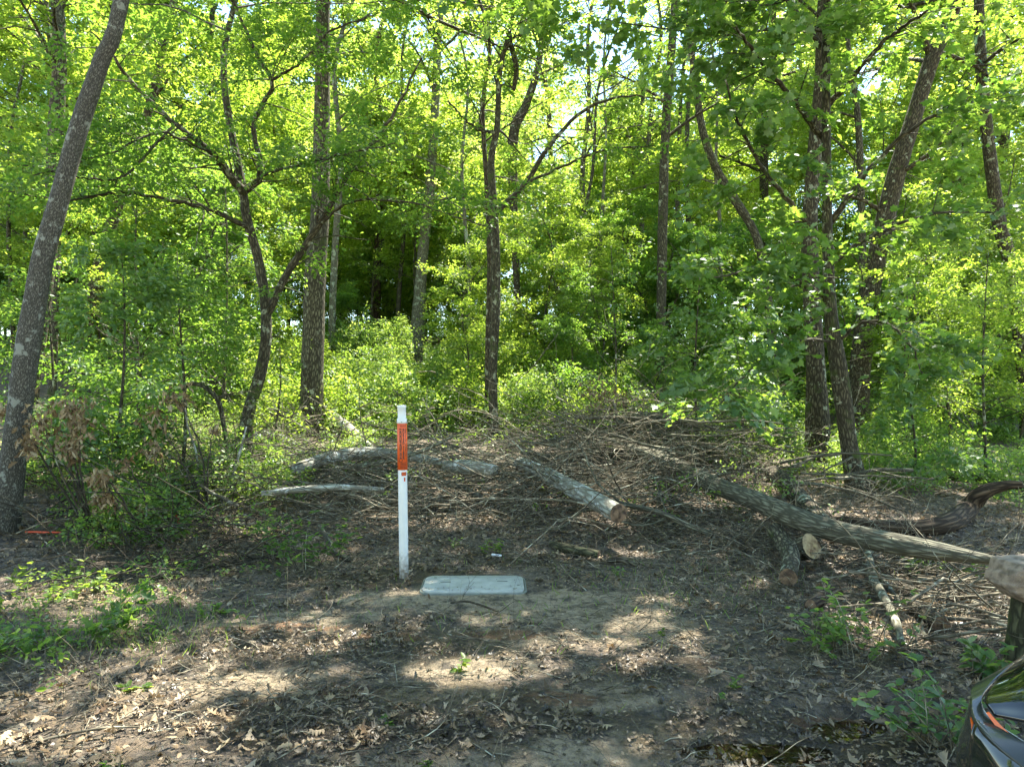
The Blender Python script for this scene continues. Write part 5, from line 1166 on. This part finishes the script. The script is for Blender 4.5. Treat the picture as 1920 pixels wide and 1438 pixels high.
# mossy stump with wood block at the right edge
st = px_poly([(1928, 1262, 78, 3.45), (1925, 1200, 62, 3.45), (1925, 1140, 50, 3.45), (1927, 1110, 46, 3.45)], 3.45)
pts, rad = resample(st, 30); loc = (pts[0][0], pts[0][1], float(hz(pts[0][0], pts[0][1])))
root = thing('stump', 'mossy tree stump at the right edge beside the dark car', 'stump', loc)
tb = TB(); tb.add(pts[None], rad[None], 30, .16); link('stump_wood', tb.mesh('stump', M['bark_moss'], loc), root)
b = P(1938, 1092, 3.45)
import bmesh
bm = bmesh.new()
for c in [(-.17, -.10, .07), (-.13, -.12, .115), (.2, -.12, .13), (.2, .14, .12), (-.14, .12, .11), (-.19, -.06, -.01), (-.17, -.11, -.035), (-.06, -.10, -.10), (.05, -.06, -.15), (.2, -.1, -.14), (.2, .12, -.12), (-.1, .1, -.08), (-.18, .1, 0), (.02, -.15, .02)]:
    bm.verts.new(c)
bmesh.ops.convex_hull(bm, input=bm.verts)
bmesh.ops.subdivide_edges(bm, edges=bm.edges[:], cuts=12, use_grid_fill=True)
bmesh.ops.triangulate(bm, faces=bm.faces[:])
bmesh.ops.smooth_vert(bm, verts=bm.verts[:], factor=.5, use_axis_x=True, use_axis_y=True, use_axis_z=True)
for v in bm.verts:
    c = v.co; n_ = float(fbm(np.array(c.x*7+c.y*3+9), np.array(c.z*30+c.y*4)))*.022+float(fbm(np.array(c.x*30+3), np.array(c.z*50+c.y*9)))*.006
    v.co = c*(1+n_/max(c.length, .05))
me = bpy.data.meshes.new('wood_block'); bm.to_mesh(me); bm.free(); me.materials.append(M['wood_red'])
o = link('wood_block', me, None, (b[0], b[1], b[2])); tag(o, 'reddish brown chunk of wood resting on the mossy stump', 'wood block')

# ------------------------------------------------------------ car (only the front corner shows)
M['paint'] = plain('dark_green_paint', (.010, .015, .010), .08, .5, coat=.9)
M['lens'] = plain('dark_lens', (.006, .008, .007), .03, .5, coat=.8)
M['trim'] = plain('satin_trim', (.035, .04, .03), .2, .4, coat=.3)
M['amber'] = plain('amber_glint_paint', (.8, .14, .01), .2, .6)  # flat amber colour standing in for orange glints on the car
M['rubber'] = plain('tyre_rubber', (.015, .015, .015), .8)
M['glass'] = plain('tinted_glass', (.01, .014, .012), .03, .8, coat=1)
car = thing('parked_car', 'dark green glossy car whose front corner shows at the lower right', 'car', (1.95, -.4, 0))
def sections(fn, us, vs):
    V = [fn(u, v) for u in us for v in vs]; n = len(vs); f = []
    for i in range(len(us)-1):
        for j in range(n-1): f.append((i*n+j, (i+1)*n+j, (i+1)*n+j+1, i*n+j+1))
    return V, f
def car_body(u, v):
    """u -1..1 rear..front, v 0..1 cross-section from left sill over the top to right sill; local to car root (width x, length y)"""
    yl = 1.98*u
    hw = .90*(1-.22*max(0, (abs(u)-.72)/.28)**2.2)
    top = .80+.14*(1-max(0, u-.35)/.65)**.6 if u > .35 else .98
    if u > .9: top -= (u-.9)*2.0
    a = math.pi*v
    x = -math.cos(a); z = math.sin(a)
    x = math.copysign(abs(x)**.45, x); z = z**.42
    return (hw*x, yl, .25+(top-.25)*z)
V, f = sections(car_body, np.linspace(-1, 1, 80), np.linspace(0, 1, 50))
simple('body', V, [f, [tuple(range(50))], [tuple(79*50+i for i in range(49, -1, -1))]], M['paint'], car, True)
def cabin(u, v):
    a = math.pi*v; x = -math.cos(a); z = math.sin(a); x = math.copysign(abs(x)**.5, x); z = z**.5
    k = 1-max(0, abs(u)-.45)/.55
    return (.80*x*(.88+.12*(1-z*k)), -.45+1.35*u*(1-.3*z), .90+.56*z*min(1, k*1.3))
V, f = sections(cabin, np.linspace(-1, 1, 40), np.linspace(0, 1, 40))
simple('cabin_glass', V, [f], M['glass'], car, True)
for (x, y) in ((-.82, 1.22), (.82, 1.22), (-.82, -1.3), (.82, -1.3)):
    Vt, qt = lathe([(.20, -.10), (.31, -.10), (.33, -.07), (.33, .07), (.31, .10), (.20, .10)], 36)
    Vt = np.stack([Vt[:, 2]+x, Vt[:, 0]+y, Vt[:, 1]+.33], -1)
    w = simple('wheel', Vt, [qt], M['rubber'], car, True)
    Vr, qr = lathe([(.001, .07), (.05, .08), (.19, .05), (.205, .09)], 36); sg = 1 if x > 0 else -1
    simple('rim', np.stack([Vr[:, 2]*sg+x, Vr[:, 0]+y, Vr[:, 1]+.33], -1), [qr], M['trim'], w, True)
# corner lamp cluster built on the left front corner: world points read off the photo at ~1.6 m
def surf(name, grid, mat, parent, smooth=True, thick=.012):
    g_ = np.array(grid, float); a, b, _ = g_.shape
    # bilinear-refine with catmull along both axes
    def ref(G, n): return np.stack([resample(np.concatenate([r_, np.full((len(r_), 1), 1)], 1), n)[0] for r_ in G])
    G = ref(g_, 24); G = np.swapaxes(ref(np.swapaxes(G, 0, 1), 24), 0, 1)
    V = G.reshape(-1, 3); i = np.arange(24*24).reshape(24, 24)
    f = np.stack([i[:-1, :-1], i[1:, :-1], i[1:, 1:], i[:-1, 1:]], -1).reshape(-1, 4)
    o = link(name, mesh_from(name, V-np.array(car.location), [f], mat, smooth=smooth), parent)
    md = o.modifiers.new('solid', 'SOLIDIFY'); md.thickness = thick; md.offset = -1
    return o
surf('headlamp', [[P(1925, 1222, 1.80), P(1990, 1190, 1.75), P(2080, 1180, 1.66)], [P(1872, 1268, 1.70), P(1960, 1240, 1.64), P(2090, 1230, 1.56)], [P(1846, 1308, 1.62), P(1940, 1300, 1.54), P(2090, 1300, 1.46)], [P(1862, 1340, 1.58), P(1950, 1358, 1.50), P(2090, 1370, 1.42)]], M['lens'], car)
surf('fender_trim', [[P(1916, 1230, 1.81), P(1866, 1270, 1.72), P(1841, 1308, 1.64), P(1856, 1344, 1.59), P(1925, 1392, 1.50), P(2000, 1440, 1.44)],
                     [P(1880, 1252, 1.80), P(1826, 1284, 1.71), P(1822, 1312, 1.63), P(1832, 1352, 1.57), P(1880, 1405, 1.49), P(1960, 1470, 1.43)]], M['trim'], car)
surf('bumper', [[P(1833, 1348, 1.575), P(1880, 1402, 1.495), P(1960, 1465, 1.43)], [P(1822, 1380, 1.57), P(1870, 1450, 1.49), P(1950, 1520, 1.42)], [P(1818, 1460, 1.57), P(1870, 1540, 1.49), P(1960, 1600, 1.42)], [P(1822, 1640, 1.57), P(1870, 1680, 1.49), P(1960, 1720, 1.42)]], M['paint'], car)
surf('fender', [[P(1824, 1285, 1.73), P(1820, 1312, 1.64), P(1830, 1350, 1.582)], [P(1812, 1345, 1.74), P(1806, 1362, 1.66), P(1820, 1384, 1.578)], [P(1796, 1390, 1.74), P(1794, 1420, 1.66), P(1817, 1462, 1.578)], [P(1794, 1560, 1.74), P(1796, 1600, 1.66), P(1820, 1642, 1.578)]], M['paint'], car)
surf('trim_glint', [[P(1850, 1336, 1.585), P(1874, 1368, 1.555), P(1900, 1392, 1.522)], [P(1855, 1334, 1.582), P(1880, 1362, 1.552), P(1905, 1384, 1.519)]], M['amber'], car, thick=.004)  # orange glint along the trim, painted as an amber strip
surf('fender_glint', [[P(1819, 1345, 1.60), P(1822, 1370, 1.585)], [P(1823, 1344, 1.60), P(1827, 1369, 1.583)]], M['amber'], car, thick=.003)  # small orange glint painted on the fender edge, no lamp

# ------------------------------------------------------------ light
w = bpy.data.worlds.new('World'); scene.world = w; w.use_nodes = True
nt = w.node_tree; nt.nodes.clear()
sky = nt.nodes.new('ShaderNodeTexSky'); sky.sky_type = 'NISHITA'; sky.sun_disc = False
sky.sun_elevation = SUN_EL; sky.sun_rotation = SUN_AZ; sky.air_density = 1.0; sky.dust_density = .1; sky.ozone_density = 5.0; sky.altitude = 900
bg = nt.nodes.new('ShaderNodeBackground'); bg.inputs[1].default_value = .15
ow = nt.nodes.new('ShaderNodeOutputWorld'); tn = nt.nodes.new('ShaderNodeMix'); tn.data_type = 'RGBA'; tn.blend_type = 'MULTIPLY'; tn.inputs[0].default_value = 1; tn.inputs[7].default_value = (1.0, .885, .70, 1)
nt.links.new(sky.outputs[0], tn.inputs[6]); nt.links.new(tn.outputs[2], bg.inputs[0]); nt.links.new(bg.outputs[0], ow.inputs[0])
sun = bpy.data.lights.new('sun', 'SUN'); sun.energy = 4.2; sun.angle = D2R(.53); sun.color = (1, .96, .86)
so = bpy.data.objects.new('sun', sun); C.objects.link(so); so.rotation_euler = Vector(SD).to_track_quat('Z', 'Y').to_euler()

cam = bpy.data.cameras.new('camera'); co = bpy.data.objects.new('camera', cam); C.objects.link(co)
co.location = (0, 0, H); co.rotation_euler = (D2R(90), 0, 0); cam.sensor_width = 36; cam.lens = 36*F/1920; cam.clip_end = 500; cam.clip_start = .05
scene.camera = co
scene.render.engine = 'CYCLES'
cy = scene.cycles
cy.use_denoising = True; cy.max_bounces = 8; cy.diffuse_bounces = 5; cy.transmission_bounces = 6; cy.glossy_bounces = 2; cy.transparent_max_bounces = 4
cy.sample_clamp_indirect = 6; cy.caustics_reflective = False; cy.caustics_refractive = False
try: cy.denoiser = 'OPENIMAGEDENOISE'; cy.denoising_input_passes = 'RGB_ALBEDO_NORMAL'; cy.denoising_prefilter = 'ACCURATE'
except Exception: pass
scene.view_settings.view_transform = 'Standard'; scene.view_settings.look = 'None'; scene.view_settings.gamma = 1
scene.view_settings.exposure = 2.5
print('faces', sum(len(o.data.polygons) for o in bpy.data.objects if o.type == 'MESH'))
